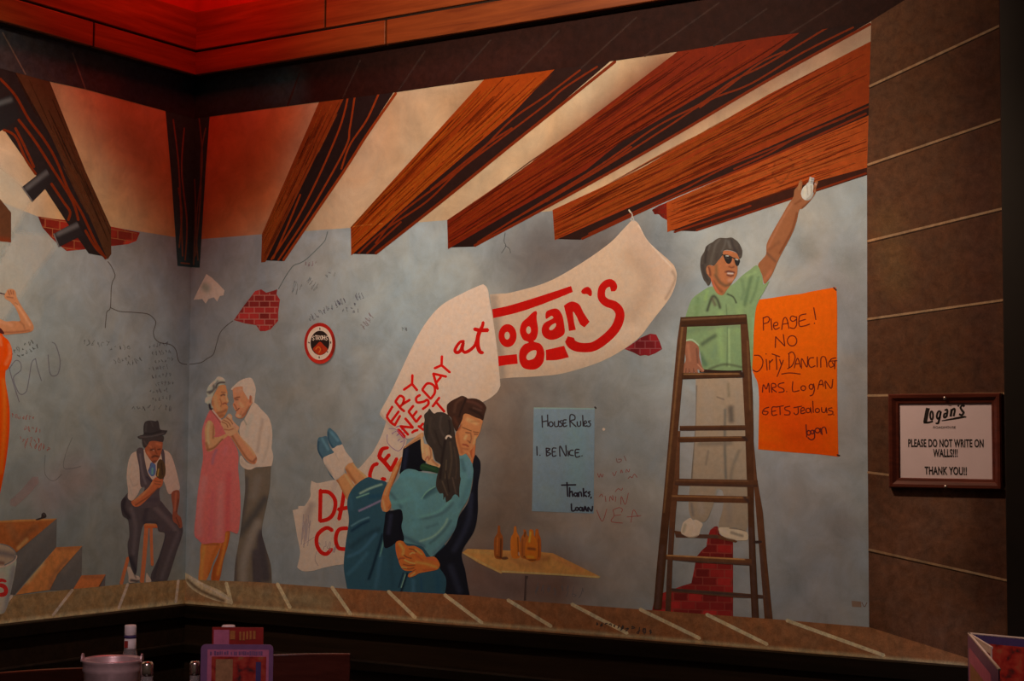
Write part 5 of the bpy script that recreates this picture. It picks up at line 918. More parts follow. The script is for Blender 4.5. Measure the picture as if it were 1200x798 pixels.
paint('shirt', G((160, 338), (110, 368), (70, 402), (50, 450), (36, 500), (28, 560), (27, 626), (60, 622), (100, 646), (115, 690), (125, 765, 1), (250, 772), (382, 768, 1), (388, 680), (392, 560), (405, 440), (440, 370), (466, 322), (470, 308), (442, 325), (434, 280), (409, 226), (370, 250), (330, 280), (290, 318), (255, 338), (218, 345), (190, 338)), (124, 136, 94), 28, r, [
    (G((150, 460), (170, 400), (185, 385), (205, 410), (216, 445)), 4, (66, 64, 50), .85, 1), (G((255, 375), (285, 390), (300, 420)), 2.4, (60, 62, 46), .85, 1), (G((178, 400), (190, 430)), 5, (94, 78, 62), .7, 1), (G((380, 270), (365, 340), (345, 430)), 6, (98, 112, 78), .8, 1), (G((415, 290), (400, 360), (375, 420)), 4, (104, 118, 82), .7, 1), (G((330, 300), (340, 360), (330, 400)), 5, (110, 124, 88), .7, 1), (G((360, 280), (400, 262)), 5, (150, 164, 112), .6, 1), (G((248, 430), (255, 560), (252, 750)), 1.8, (98, 108, 76), .8, 1), (G((262, 560), (266, 750)), 3, (148, 160, 110), .6, 1),
    (G((125, 635), (160, 610), (195, 590)), 6, (82, 90, 66), .85, 1), (G((110, 690), (140, 740)), 8, (82, 96, 70), .8, 1), (G((180, 700), (200, 650)), 8, (112, 124, 90), .7, 1), (G((50, 570), (100, 560), (160, 545)), 9, (108, 118, 84), .7, 1), (G((100, 400), (95, 480), (80, 540)), 7, (112, 126, 84), .7, 1), (G((140, 400), (150, 360)), 5, (140, 156, 96), .6, 1), (G((30, 620), (70, 612), (104, 640)), 2, (166, 178, 136), .8, 1), (G((220, 480), (215, 600), (230, 720)), 9, (136, 150, 98), .6, 1), (G((345, 600), (350, 740)), 8, (138, 152, 102), .6, 1), (G((320, 440), (310, 560)), 9, (134, 148, 98), .6, 1), (G((160, 555), (230, 540), (330, 545)), 5, (118, 124, 92), .7, 1), (G((160, 765), (240, 740), (330, 755)), 3.5, (74, 74, 54), .7, 1), (G((390, 500), (388, 640)), 4, (128, 152, 112), .6, 1)], 'M', 1.5)
sk = [paint('s', Hh((86, 568), (108, 535), (130, 505), (134, 450), (165, 385), (208, 310), (248, 240), (280, 190), (286, 155), (305, 130), (314, 100), (324, 98), (330, 112), (326, 150), (322, 182), (338, 206), (362, 210), (382, 196), (392, 168), (388, 140), (398, 112), (410, 98), (415, 112), (408, 130), (404, 150), (404, 166), (390, 190), (362, 225), (330, 255), (312, 264), (296, 330), (270, 400), (214, 505), (190, 555), (160, 622), (122, 668), (108, 620)), SKN, 27, r, [
        (Hh((140, 470), (210, 330), (270, 230)), 3, (168, 108, 76), .7, 1), (Hh((205, 500), (270, 380), (300, 280)), 3, (112, 62, 38), .8, 1), (Hh((135, 500), (180, 545)), 4, (110, 72, 52), .7, 1), (Hh((120, 650), (155, 600)), 5, (172, 104, 72), .6, 1), (Hh((290, 230), (320, 210)), 3, (120, 68, 42), .7, 1), (Hh((310, 150), (316, 110)), 2.4, (160, 116, 78), .7, 1), (Hh((400, 140), (392, 150)), 1.4, (90, 52, 40), .8, 1), (Hh((398, 168), (388, 175)), 1.4, (90, 52, 40), .8, 1), (Hh((400, 118), (405, 125)), 2, (186, 136, 118), .8, 1), (Hh((200, 440), (150, 480)), 5, (126, 78, 52), .6, 1), (Hh((330, 250), (380, 210)), 3, (110, 62, 38), .8, 1)], 'M', 1.2),
      paint('s', FG((342, 262), (400, 250), (460, 262), (520, 290), (546, 335), (540, 390), (524, 440), (524, 490), (512, 560), (470, 630), (432, 688), (395, 740), (345, 805), (275, 790), (220, 705), (188, 610), (150, 560), (132, 500), (142, 450), (180, 430), (214, 440), (250, 400), (290, 368), (330, 320)), (166, 102, 66), 31, r, [
        (FG((225, 640), (280, 720), (330, 760)), 5, (126, 78, 50), .8, 1), (FG((200, 600), (240, 690), (290, 770)), 2, (190, 96, 70), .7, 1), (FG((250, 560), (310, 650), (380, 690), (430, 670)), 5, (104, 76, 54), .75, 1), (FG((370, 520), (420, 510), (480, 525)), 3, (84, 46, 42), .9, 1), (FG((395, 555), (440, 570), (470, 560)), 2.4, (88, 48, 42), .85, 1), (FG((405, 535), (465, 538)), 2.2, (196, 170, 152), .9, 1), (FG((420, 450), (450, 465), (480, 455)), 2.2, (110, 62, 44), .8, 1), (FG((450, 360), (462, 420)), 3, (186, 118, 82), .7, 1), (FG((165, 460), (180, 510), (185, 560)), 3.4, (108, 62, 46), .8, 1), (FG((148, 470), (160, 540)), 1.8, (186, 124, 90), .7, 1),
        (FG((300, 430), (340, 520), (350, 600)), 8, (178, 108, 70), .6, 1), (FG((260, 440), (260, 540)), 5, (124, 90, 60), .7, 1), (FG((420, 620), (460, 610)), 5, (186, 126, 98), .7, 1), (FG((360, 275), (450, 275)), 4, (188, 110, 74), .6, 1), (FG((380, 430), (410, 420)), 4, (184, 112, 76), .7, 1), (FG((350, 800), (400, 740)), 4, (122, 94, 62), .6, 1)], 'M', 0.9),
      paint('s', G((30, 628), (68, 620), (104, 648), (108, 700), (122, 748), (134, 772), (122, 780), (100, 765), (102, 792), (88, 795), (82, 780), (72, 796), (62, 795), (58, 780), (48, 796), (36, 790), (22, 782), (26, 745), (38, 720), (34, 680)), (134, 84, 62), 29, r, [(G((50, 640), (60, 720)), 4, (156, 100, 74), .7, 1), (G((95, 660), (100, 730)), 3, (96, 60, 46), .7, 1), (G((56, 765), (58, 790)), 1.3, (86, 52, 40), .8, 1), (G((78, 762), (82, 790)), 1.3, (86, 52, 40), .8, 1), (G((40, 762), (38, 788)), 1.3, (86, 52, 40), .8, 1), (G((100, 740), (130, 772)), 1.6, (176, 118, 92), .7, 1)], 'M', 1.0)]
b = join('body', sk, r)
paint('hair', FG((58, 440), (62, 380), (72, 330), (110, 262), (130, 205), (165, 172), (215, 145), (260, 110), (310, 92), (380, 96), (450, 88), (490, 112), (520, 132), (555, 180), (582, 250), (578, 318), (552, 352), (535, 325), (515, 285), (480, 262), (440, 250), (390, 242), (350, 255), (338, 300), (310, 340), (280, 380), (250, 420), (228, 440), (190, 430), (150, 442), (132, 480), (140, 530), (165, 570), (190, 600), (190, 650), (158, 690), (130, 650), (105, 620), (85, 570), (66, 500)), (80, 68, 58), 33, r, [
    (FG((300, 110), (250, 180), (230, 260)), 3.4, (104, 92, 80), .6, 1), (FG((380, 120), (360, 200), (330, 260)), 3, (100, 90, 80), .6, 1), (FG((450, 120), (470, 200), (520, 260)), 3.4, (62, 52, 48), .7, 1), (FG((150, 210), (130, 300), (120, 400)), 4, (60, 50, 44), .8, 1), (FG((220, 280), (200, 360), (190, 420)), 4, (96, 84, 72), .6, 1), (FG((90, 440), (110, 540), (150, 620)), 4, (62, 52, 46), .8, 1), (FG((480, 240), (540, 300)), 2.4, (56, 46, 46), .8, 1), (FG((410, 140), (430, 210)), 4, (108, 98, 88), .6, 1), (FG((270, 300), (260, 370)), 4, (70, 58, 50), .7, 1), (FG((160, 470), (150, 560)), 3, (70, 60, 52), .6, 1), (FG((180, 180), (160, 240)), 3, (100, 90, 80), .6, 1), (FG((540, 200), (560, 290)), 3, (66, 56, 52), .6, 1)], 'M', 1.0)
gl = [paint('s', FG((348, 308), (400, 312), (446, 330), (456, 362), (440, 402), (412, 418), (385, 402), (362, 360)), (40, 36, 34), 34, r, [(FG((380, 340), (410, 350)), 2, (74, 66, 60), .6, 1)], 'M', .9),
      paint('s', FG((484, 350), (520, 352), (552, 372), (546, 410), (520, 446), (498, 420)), (40, 36, 34), 34, r, [(FG((510, 370), (530, 380)), 1.6, (74, 66, 60), .6, 1)], 'M', .9),
      lines('s', [FG((335, 306, 1.2), (400, 312, 1.6), (450, 334, 1.4), (490, 352, 1.4), (550, 370, 1.4))], (52, 46, 40), 35, r, 'M', 1.4), lines('s', [FG((378, 318), (412, 318)), FG((500, 358), (530, 366))], (186, 176, 160), 36, r, 'M', 1.2)]
join('sunglasses', gl, r)
r = root('light_bulb', 947, 221, 'M', 'white painted light bulb held in the raised hand', 'painted light bulb')
paint('glass', Hh((362, 112), (388, 118), (388, 160), (384, 180), (372, 198), (350, 208), (330, 196), (322, 172), (332, 142), (350, 124)), (196, 182, 164), 38, r, [(Hh((345, 150), (340, 185)), 4, (214, 200, 182), .7, 1), (Hh((378, 130), (378, 180), (355, 203)), 2, (150, 134, 118), .7, 1), (Hh((355, 130), (360, 180)), 1.4, (156, 140, 124), .6, 1)], 'M', 1.0)
paint('screw_base', Hh((370, 80, 1), (396, 88, 1), (388, 122, 1), (362, 114, 1)), (166, 154, 144), 39, r, [(Hh((372, 92), (392, 97)), 1, (110, 98, 90), .7, 1), (Hh((368, 104), (390, 109)), 1, (110, 98, 90), .7, 1), (Hh((376, 84), (370, 112)), 1.6, (212, 202, 192), .7, 1)], 'M', 1.0)

# ---- orange note and pale house-rules sheet
W_ = Crop(880, 335, 7.2545); W2 = Crop(880, 430, 7.2545)
r = root('poster', 932, 435, 'M', 'orange hand-lettered paper note pinned right of the ladder', 'poster')
paint('sheet', [(890, 351, 1), (905, 349), (922, 346.3), (940, 344), (951, 341.5), (979.5, 336.5, 1), (981, 356), (981, 435), (981.5, 480), (982.5, 535, 1), (955, 532), (928, 530), (888.5, 526.5, 1), (889, 500), (889.5, 470), (888, 450), (884, 440), (881.5, 430), (881, 400), (883, 370)], (214, 82, 8), 18, r, [
    ([(900, 470), (950, 510)], 80, (172, 58, 4), .8, 1), ([(920, 360), (960, 400)], 60, (220, 90, 14), .6, 1), ([(925, 510), (935, 512)], 22, (156, 52, 4), .6, 1), ([(890, 520), (980, 532)], 12, (166, 56, 4), .6, 1)], 'M', 2.4)
lines('pin', [[(977, 337), (980, 340)], [(981, 533), (984, 534)]], (60, 34, 24), 20, r, 'M', 1.8)
st = [W_((104, 268), (107, 378)), W_((104, 276), (138, 260), (158, 280), (145, 310), (108, 322)), W_((170, 278), (178, 375)), W_((192, 342), (228, 332), (222, 310), (198, 316), (192, 348), (210, 370), (242, 355)),
      W_((262, 372), (274, 290), (292, 268), (308, 290), (324, 362)), W_((268, 326), (318, 318)), W_((388, 268), (348, 256), (334, 282), (356, 302), (386, 285)), W_((388, 262), (388, 330), (366, 362), (334, 355)),
      W_((470, 238), (425, 248), (410, 270), (412, 340), (455, 340), (500, 325)), W_((415, 300), (465, 284)), W_((534, 184), (552, 288)), W_((539, 316), (541, 321)),
      W_((207, 525), (210, 432)), W_((210, 432), (288, 512)), W_((288, 512), (275, 412)), W_(*ring(350, 467, 40, 44, 12, -90, 270)),
      W_((28, 590), (75, 595), (102, 640), (88, 698), (52, 730), (16, 716)), W_((130, 624), (138, 718)), W_((128, 576), (130, 581)), W_((158, 635), (158, 712)), W_((158, 655), (186, 626)), W_((214, 595), (220, 712)), W_((178, 578), (246, 602)),
      W_((244, 625), (258, 668)), W_((276, 632), (222, 772)), W_((324, 580), (325, 698)), W_((318, 578), (352, 562), (376, 605), (352, 675), (312, 704)), W_((368, 698), (396, 614), (422, 692)), W_((380, 664), (416, 660)),
      W_((430, 702), (432, 618), (476, 690), (482, 600)), W_((534, 610), (500, 616), (488, 655), (508, 692), (546, 680)), W_((562, 605), (564, 690)), W_((594, 692), (597, 612), (625, 602), (640, 632), (646, 690)), W_((722, 612), (684, 622), (660, 660), (676, 692), (706, 676), (690, 650)), W_((668, 640), (732, 636)), W_((714, 640), (712, 706)),
      W_((260, 750), (330, 740), (420, 750)),
      W2((98, 216), (106, 150), (130, 188), (150, 138), (156, 216)), W2((178, 218), (175, 146), (205, 144), (212, 168), (180, 182), (218, 214)), W2((282, 134), (240, 144), (234, 168), (276, 186), (278, 210), (236, 216)), W2((303, 208), (306, 211)),
      W2((356, 124), (356, 206), (412, 200)), W2(*ring(445, 180, 20, 20, 10)), W2(*ring(512, 168, 17, 22, 10)), W2((531, 142), (540, 190), (526, 235), (502, 246)), W2((568, 190), (586, 122), (604, 115), (616, 166)), W2((574, 152), (612, 146)), W2((636, 186), (633, 120), (682, 182), (696, 104)),
      W2((152, 342), (112, 358), (98, 395), (130, 406), (146, 382), (108, 376)), W2((216, 340), (180, 345), (182, 410), (222, 404)), W2((182, 378), (212, 372)), W2((218, 340), (278, 330)), W2((246, 335), (249, 406)), W2((332, 334), (290, 344), (292, 364), (330, 380), (325, 406), (285, 406)),
      W2((364, 346), (432, 334)), W2((400, 340), (402, 390), (382, 406), (364, 390)), W2((426, 376), (456, 364), (446, 344), (426, 358), (428, 396), (462, 388)), W2(*ring(486, 370, 18, 20, 10)), W2((506, 345), (513, 392)), W2((525, 290), (531, 388)), W2(*ring(565, 370, 18, 18, 10)), W2((600, 344), (604, 380), (630, 385), (640, 344), (646, 390)), W2((690, 348), (660, 354), (664, 370), (696, 380), (690, 402), (655, 406)), W2((702, 404), (704, 408))]
lines('lettering', st, (84, 26, 14), 19, r, 'M', 1.35)
lines('signature', [W2((468, 490), (475, 596)), W2(*ring(492, 560, 16, 20, 10)), W2(*ring(522, 553, 14, 16, 10)), W2((537, 538), (541, 600), (512, 620), (484, 600)), W2(*ring(566, 540, 20, 20, 10)), W2((590, 520), (596, 566)), W2((605, 576), (602, 525), (630, 514), (644, 566))], (70, 22, 16), 19, r, 'M', 1.5)
M_ = Crop(615, 465, 4.986)
r = root('poster', 660, 538, 'M', 'pale blue sheet of hand-lettered house rules above the painted table', 'poster')
paint('sheet', poly(M_((52, 62), (230, 63), (408, 66), (406, 310), (402, 682), (200, 674), (42, 668), (48, 300)), 3), (98, 102, 102), 18, r, [(M_((130, 560), (180, 620)), 26, (92, 96, 100), .6, 1), (M_((60, 150), (120, 260)), 16, (96, 104, 104), .6, 1), (M_((300, 200), (300, 480)), 30, (96, 108, 112), .5, 1), (M_((50, 64), (405, 68)), 2.5, (132, 144, 146), .5, 1)], 'M', 2.4, raw=True)
lines('pin', [[(697, 477), (698.5, 478.5)]], (50, 40, 36), 20, r, 'M', 2)
st = [M_((100, 110), (103, 178)), M_((133, 105), (135, 172)), M_((102, 146), (135, 140)), M_(*ring(153, 160, 12, 14, 10)), M_((173, 145), (176, 172), (195, 170), (197, 140)), M_((218, 138), (203, 145), (218, 158), (215, 172), (200, 173)), M_((243, 135), (225, 138), (227, 173), (246, 168)), M_((227, 156), (240, 152)), M_((265, 176), (265, 108), (290, 110), (292, 132), (268, 142), (300, 174)), M_((306, 145), (309, 170), (325, 168), (326, 142)), M_((338, 108), (341, 172)), M_((345, 158), (362, 152), (355, 140), (345, 150), (350, 172), (364, 168)), M_((384, 140), (370, 145), (384, 158), (380, 172), (366, 173)),
      M_((70, 290), (72, 342)), M_((88, 340), (89, 343)), M_((125, 300), (127, 346)), M_((125, 300), (148, 305), (128, 322), (152, 332), (128, 346)), M_((183, 300), (162, 302), (163, 346), (183, 343)), M_((163, 322), (178, 320)), M_((205, 348), (206, 288), (240, 346), (240, 284)), M_((253, 315), (254, 346)), M_((283, 312), (265, 315), (262, 338), (285, 343)), M_((319, 308), (296, 310), (298, 351), (323, 347)), M_((297, 328), (315, 326)), M_((333, 344), (335, 346))]
lines('lettering', st, (40, 32, 34), 19, r, 'M', 1.5)
lines('signature', [M_((214, 516), (298, 514)), M_((246, 500), (251, 582)), M_((262, 530), (262, 583)), M_((262, 562), (275, 552), (280, 582)), M_(*ring(297, 571, 9, 10, 8)), M_((308, 560), (308, 583)), M_((316, 583), (316, 560), (328, 558), (332, 582)), M_((342, 535), (344, 583)), M_((362, 552), (345, 568), (362, 583)), M_((382, 555), (368, 560), (380, 570), (372, 583)), M_((388, 585), (386, 593)),
      M_((272, 625), (275, 666), (295, 662)), M_(*ring(305, 655, 9, 9, 8)), M_(*ring(327, 655, 9, 10, 8)), M_((337, 646), (338, 668)), M_((345, 668), (352, 640), (362, 668)), M_((346, 658), (360, 656)), M_((370, 670), (370, 645), (390, 668), (396, 640))], (26, 20, 24), 19, r, 'M', 1.9)

# ---- the step ladder in front of the man
LD = (62, 36, 22); LH = (108, 72, 44)
r = root('step_ladder', 838, 540, 'M', 'tall brown wooden step ladder painted in front of the man in green', 'painted ladder')
RAILS = []
def rail(pts, st):
    RAILS.append(1); lay = 36 + .3 * len(RAILS)
    paint('rail', poly(pts, 3), LD, lay, r, st, 'M', 1.6, raw=True, mat=M_WOODP)
rail([(793, 505), (797, 505), (796, 560), (792, 600), (788, 660), (786, 717), (779.5, 717), (782, 660), (785, 600), (790, 540)], [([(786, 620), (782, 715)], 5, (48, 31, 24), .7, 1)])
rail([(878, 505), (882, 505), (887, 560), (894, 600), (899, 660), (905.5, 726), (896, 726), (891, 660), (886, 600), (881, 540)], [([(890, 640), (901, 724)], 6, (48, 31, 24), .7, 1)])
rail([(797.5, 372), (806, 372), (804, 400), (798.5, 460), (794.5, 505), (790, 560), (785, 600), (780, 660), (775, 714.5), (765.5, 714), (770, 660), (776, 600), (783, 520), (789, 450), (793.5, 400)], [([(800, 380), (788, 500), (778, 600)], 2.6, LH, .6, 1), ([(776, 640), (770, 712)], 6, (50, 32, 25), .7, 1)])
rail([(867.5, 376), (875, 369), (878, 400), (882, 460), (883, 500), (883.5, 600), (886, 660), (889.5, 726), (881, 725), (878, 660), (876.5, 600), (873, 500), (870, 440)], [([(876, 400), (879, 480)], 2.4, LH, .5, 1), ([(880, 620), (885, 724)], 6, (50, 32, 25), .7, 1)])
def rung(pts, st=(), lay=38): paint('rung', poly(pts, 3), LD, lay, r, st, 'M', 1.5, raw=True, mat=M_WOODP)
rung(G((10, 495), (200, 486), (353, 479), (357, 531), (200, 540), (10, 546)), [(G((20, 508), (200, 498), (345, 490)), 3, (112, 78, 54), .7, 1), (G((20, 540), (340, 525)), 2.4, (50, 32, 24), .7, 1)])
rung(J((298, 68), (400, 52), (545, 62), (545, 82), (420, 84), (298, 82)), [(J((300, 76), (540, 74)), 4, (40, 26, 22), .9, 1)], 27)
rung(J((195, 84), (400, 84), (560, 80), (560, 112), (400, 116), (193, 122)), [(J((210, 92), (530, 90)), 1.8, (136, 94, 60), .8, 1), (J((535, 80), (560, 110)), 5, (44, 29, 24), .8, 1), (J((200, 118), (540, 110)), 1.6, (50, 32, 24), .7, 1)])
rung(J((182, 394), (570, 390), (572, 420), (182, 422)), [(J((190, 398), (560, 394)), 1.4, (92, 60, 38), .6, 1), (J((190, 415), (560, 414)), 3, (52, 34, 26), .7, 1)])
rung(J((172, 458), (578, 454), (580, 484), (172, 490)), [(J((185, 462), (540, 460)), 1.6, LH, .7, 1), (J((555, 458), (580, 482)), 5, (42, 28, 24), .8, 1)])
rung(J((152, 702), (590, 710), (638, 714), (638, 752), (590, 752), (152, 742)), [(J((160, 712), (580, 718)), 1.8, (88, 58, 38), .6, 1), (J((160, 734), (630, 746)), 3.5, (46, 30, 24), .7, 1)])
rung(K_((132, 48), (590, 58), (590, 98), (132, 84)), [(K_((140, 56), (575, 66)), 2.2, LH, .7, 1), (K_((560, 62), (590, 96)), 5, (42, 28, 24), .8, 1)])
rung(K_((150, 258), (205, 266), (300, 280), (400, 282), (470, 300), (520, 320), (510, 328), (400, 304), (160, 298)), [(K_((160, 285), (400, 295)), 4, (48, 32, 26), .7, 1)], 24)
rung(K_((102, 398), (602, 424), (604, 462), (300, 446), (102, 426)), [(K_((110, 402), (560, 426)), 2.2, (124, 84, 50), .8, 1), (K_((200, 436), (600, 456)), 3, (46, 30, 24), .7, 1)])
rung(K_((130, 594), (300, 606), (500, 620), (682, 636), (680, 654), (500, 648), (130, 614)), [(K_((140, 604), (670, 645)), 5, (38, 26, 22), .8, 1)], 37)
lines('bracket', [[(884, 635), (892, 635)]], (36, 24, 20), 38, r, 'M', 3)

# ------------------------------------------------------------------ framed notice on the painted pier
M_MAH = wood_mat('mahogany_frame', (0.06, 0.012, 0.007), (0.15, 0.032, 0.018), 'X', 1.5, 0.32, 0.5)
M_PAPER = plain_mat('notice_paper', (0.88, 0.76, 0.86), 0.6, var=0.04, scale=9)
M_INK = plain_mat('black_ink', (0.012, 0.008, 0.01), 0.6, var=0.1)
M_CHROME = plain_mat('screw_metal', (0.62, 0.58, 0.55), 0.3, 1.0, var=0.1)
fo = [on_wall(x, y, 'M', 0.022) for x, y in ((1040, 461.5), (1173, 460.5), (1173.5, 574.5), (1041.5, 571.5))]
X0, X1 = (fo[0][0] + fo[3][0]) / 2, (fo[1][0] + fo[2][0]) / 2; Z1, Z0 = (fo[0][2] + fo[1][2]) / 2, (fo[2][2] + fo[3][2]) / 2
fr = bpy.data.objects.new('framed_notice', None); COL.objects.link(fr); fr.location = ((X0 + X1) / 2, 0, (Z0 + Z1) / 2)
fr.matrix_world = Matrix.Translation(fr.location)
tag(fr, 'mahogany framed white notice asking not to write on walls, on the stone pier', 'framed sign')
HW, HH = (X1 - X0) / 2, (Z1 - Z0) / 2
bm = bmesh.new()                                       # mitred moulding: profile swept round the rectangle
prof = [(0.0, -0.001), (0.0, -0.018), (0.004, -0.022), (0.012, -0.021), (0.022, -0.013), (0.028, -0.012), (0.031, -0.009), (0.031, -0.001)]
cr = [(-1, -1), (1, -1), (1, 1), (-1, 1)]
rg = [[bm.verts.new((sx * (HW - p[0]), p[1], sz * (HH - p[0]))) for p in prof] for sx, sz in cr]
for i in range(4):
    a, b = rg[i], rg[(i + 1) % 4]
    for j in range(len(prof) - 1): bm.faces.new([a[j], b[j], b[j + 1], a[j + 1]])
bm_obj('frame', bm, M_MAH, fr)
pp_ = box('paper', M_PAPER, fr, -HW + 0.028, HW - 0.028, -0.006, -0.002, -HH + 0.028, HH - 0.028)
def text(name, body, x, z, size, sx=1.0, shear=0.0, off=0.0, rot=0.0, parent=None):
    c = bpy.data.curves.new(name, 'FONT'); c.body = body; c.size = size; c.align_x = 'CENTER'; c.align_y = 'CENTER'; c.shear = shear; c.offset = off; c.space_character = 1.06; c.extrude = 0.0003
    o = bpy.data.objects.new(name, c); COL.objects.link(o)
    bpy.context.view_layer.update()
    me = bpy.data.meshes.new_from_object(o.evaluated_get(bpy.context.evaluated_depsgraph_get()))
    bpy.data.objects.remove(o); me.materials.clear(); me.materials.append(M_INK)
    me.transform(Matrix.Translation((x, -0.0064, z)) @ Matrix.Rotation(rot, 4, 'Y') @ Matrix.Rotation(math.pi / 2, 4, 'X') @ Matrix.Diagonal((sx, 1, 1, 1)))
    o = bpy.data.objects.new(name, me); COL.objects.link(o); o.parent = parent; return o
kz = 2 * HH / 112.5; kx = 2 * HW / 132.5
def LX(px): return (px - 1106.8) * kx
def LZ(py): return (517 - py) * kz
text('wording', 'PLEASE DO NOT WRITE ON', LX(1107), LZ(520), 0.0325, 0.535, off=0.0009, parent=pp_)
text('wording', 'WALLS!!!', LX(1107), LZ(531.5), 0.0325, 0.55, off=0.0009, parent=pp_)
text('wording', 'THANK YOU!!', LX(1107), LZ(552.5), 0.0325, 0.59, off=0.0009, parent=pp_)
text('wording', 'ROADHOUSE', LX(1106), LZ(500.8), 0.0095, 1.15, parent=pp_)
lg_ = []
Q_ = Crop(1040, 460, 8.571)
def ink_lines(name, strokes, parent):
    V = []; Fs = []
    for s in strokes:
        P = spline([(p[0], p[1]) for p in s], 0.6, False) if len(s) > 2 else np.array([p[:2] for p in s], float)
        ws = [p[2] if len(p) > 2 else 1.8 for p in s]; Wd = 1.3 * np.interp(np.linspace(0, len(ws) - 1, len(P)), np.arange(len(ws)), ws)
        T = np.gradient(P, axis=0); T /= np.maximum(np.hypot(*T.T), 1e-6)[:, None]; N = np.stack([-T[:, 1], T[:, 0]], -1); o = len(V)
        for q in range(len(P)):
            for sg in (1, -1):
                u = P[q] + N[q] * sg * Wd[q] / 2; V.append((LX(u[0]), -0.0064, LZ(u[1])))
        for q in range(len(P) - 1): Fs.append((o + 2 * q, o + 2 * q + 1, o + 2 * q + 3, o + 2 * q + 2))
    return mesh_of(name, V, Fs, M_INK, parent)
ink = ink_lines('emblem', [Q_((402, 152, 3.6), (390, 200, 3.6), (370, 300, 3.4)), Q_((355, 302, 1.6), (400, 300, 1.8), (450, 288, 1.6)),
    Q_(*[p + (1.7,) for p in ring(438, 228, 15, 42, 12)]), Q_((528, 185, 1.6), (505, 190, 1.8), (490, 235, 1.8), (500, 262, 1.6), (522, 235, 1.8), (530, 188, 1.8), (515, 270, 1.8), (500, 308, 2), (478, 305, 1.6)),
    Q_((570, 180, 1.6), (592, 168, 1.8), (598, 190, 1.8), (590, 240, 1.8)), Q_((592, 205, 1.6), (568, 215, 1.8), (562, 245, 1.8), (578, 248, 1.8), (592, 225, 1.6)),
    Q_((642, 165, 2.2), (630, 240, 2.2)), Q_((640, 180, 1.6), (665, 160, 1.8), (672, 180, 1.8), (660, 238, 2)), Q_((712, 122, 1.8), (706, 140, 1.4)),
    Q_((770, 138, 2.2), (750, 128, 1.8), (730, 150, 1.8), (745, 180, 2), (760, 200, 2), (742, 226, 1.8), (715, 215, 2)),
    Q_((540, 283, .8), (660, 262, 1.4), (772, 243, 2.0), (775, 250, 1.6))], pp_)
ink.matrix_parent_inverse = Matrix.Identity(4)
for px_, py_ in ((1108.5, 466), (1108.5, 570.5)):
    s_ = lathe('screw', M_CHROME, fr, [(0.0001, 0.004), (0.003, 0.0035), (0.005, 0.002), (0.0055, 0.0)], 14)
    s_.rotation_euler = (math.pi / 2, 0, 0); s_.location = (LX(px_), -0.0205, LZ(py_))

# ------------------------------------------------------------------ foreground: tables, chairs and what stands on them
M_TABLE = wood_mat('dark_table_timber', (0.010, 0.006, 0.004), (0.03, 0.016, 0.01), 'X', 1, 0.35, 0.4)
M_CHAIR = wood_mat('red_brown_chair_timber', (0.06, 0.014, 0.010), (0.13, 0.032, 0.022), 'X', 1, 0.25, 0.5)
M_TIN = plain_mat('galvanised_tin', (0.66, 0.46, 0.46), 0.36, 0.45, var=0.25, scale=18)
M_GLASS = plain_mat('clear_glass', (0.75, 0.68, 0.66), 0.08, 0.0, var=0.05, spec=0.6, trans=0.75)
M_SAUCE = plain_mat('red_sauce', (0.30, 0.03, 0.02), 0.3, var=0.2)
M_WHITE = plain_mat('white_plastic', (0.80, 0.70, 0.68), 0.45, var=0.05)
M_BLUE = plain_mat('blue_band', (0.06, 0.04, 0.14), 0.5, var=0.1)
M_SALT = plain_mat('salt_grains', (0.62, 0.52, 0.48), 0.8, var=0.15, scale=120)
M_STEEL = plain_mat('shaker_steel', (0.70, 0.62, 0.56), 0.25, 1.0, var=0.1)
def card_mat(name, base, blots, scale, rough=0.35):
    m, nt, b = new_mat(name); v = coords(nt)
    n = noise(nt, v, scale, 3, 0.5, 0.3)
    nt.links.new(ramp(nt, n.outputs['Fac'], blots), b.inputs['Base Color']); b.inputs['Roughness'].default_value = rough
    return m
M_CARD = plain_mat('purple_card', (0.20, 0.09, 0.20), 0.35, var=0.15, scale=25)
M_PINK = plain_mat('pink_print', (0.50, 0.14, 0.24), 0.4, var=0.15, scale=40)
M_REDP = card_mat('red_food_print', None, [(0.3, (0.05, 0.02, 0.02)), (0.45, (0.32, 0.02, 0.015)), (0.6, (0.42, 0.05, 0.03)), (0.75, (0.35, 0.12, 0.05))], 40)
M_TAN = plain_mat('tan_food_print', (0.34, 0.17, 0.08), 0.4, var=0.25, scale=60)
M_RED = plain_mat('red_card', (0.30, 0.025, 0.02), 0.35, var=0.2, scale=30)
M_ORG = plain_mat('orange_print', (0.42, 0.15, 0.04), 0.4, var=0.2, scale=60)
M_CREAM = plain_mat('cream_card_edge', (0.72, 0.60, 0.52), 0.5, var=0.05)
FWD = Vector((R3[0][2], R3[1][2], 0)).normalized(); RGT = Vector((R3[0][0], R3[1][0], 0)).normalized()
YAW = math.atan2(RGT.y, RGT.x)
TZ = 0.76
def thing(name, loc, label, cat, group=None, rz=0.0):
    o = bpy.data.objects.new(name, None); COL.objects.link(o); o.location = loc; o.rotation_euler = (0, 0, rz)
    o.matrix_world = Matrix.Translation(loc) @ Matrix.Rotation(rz, 4, 'Z')
    return tag(o, label, cat, group)
def spot_on(px, depth, z):
    """floor-plan point under photo column px at this depth, at height z"""
    p = at(px, 780, depth); return Vector((p.x, p.y, z))
def gpart(name, bm, mat, parent, smooth=False, bevel=0):
    return bm_obj(name, bm, mat, parent, smooth, bevel)
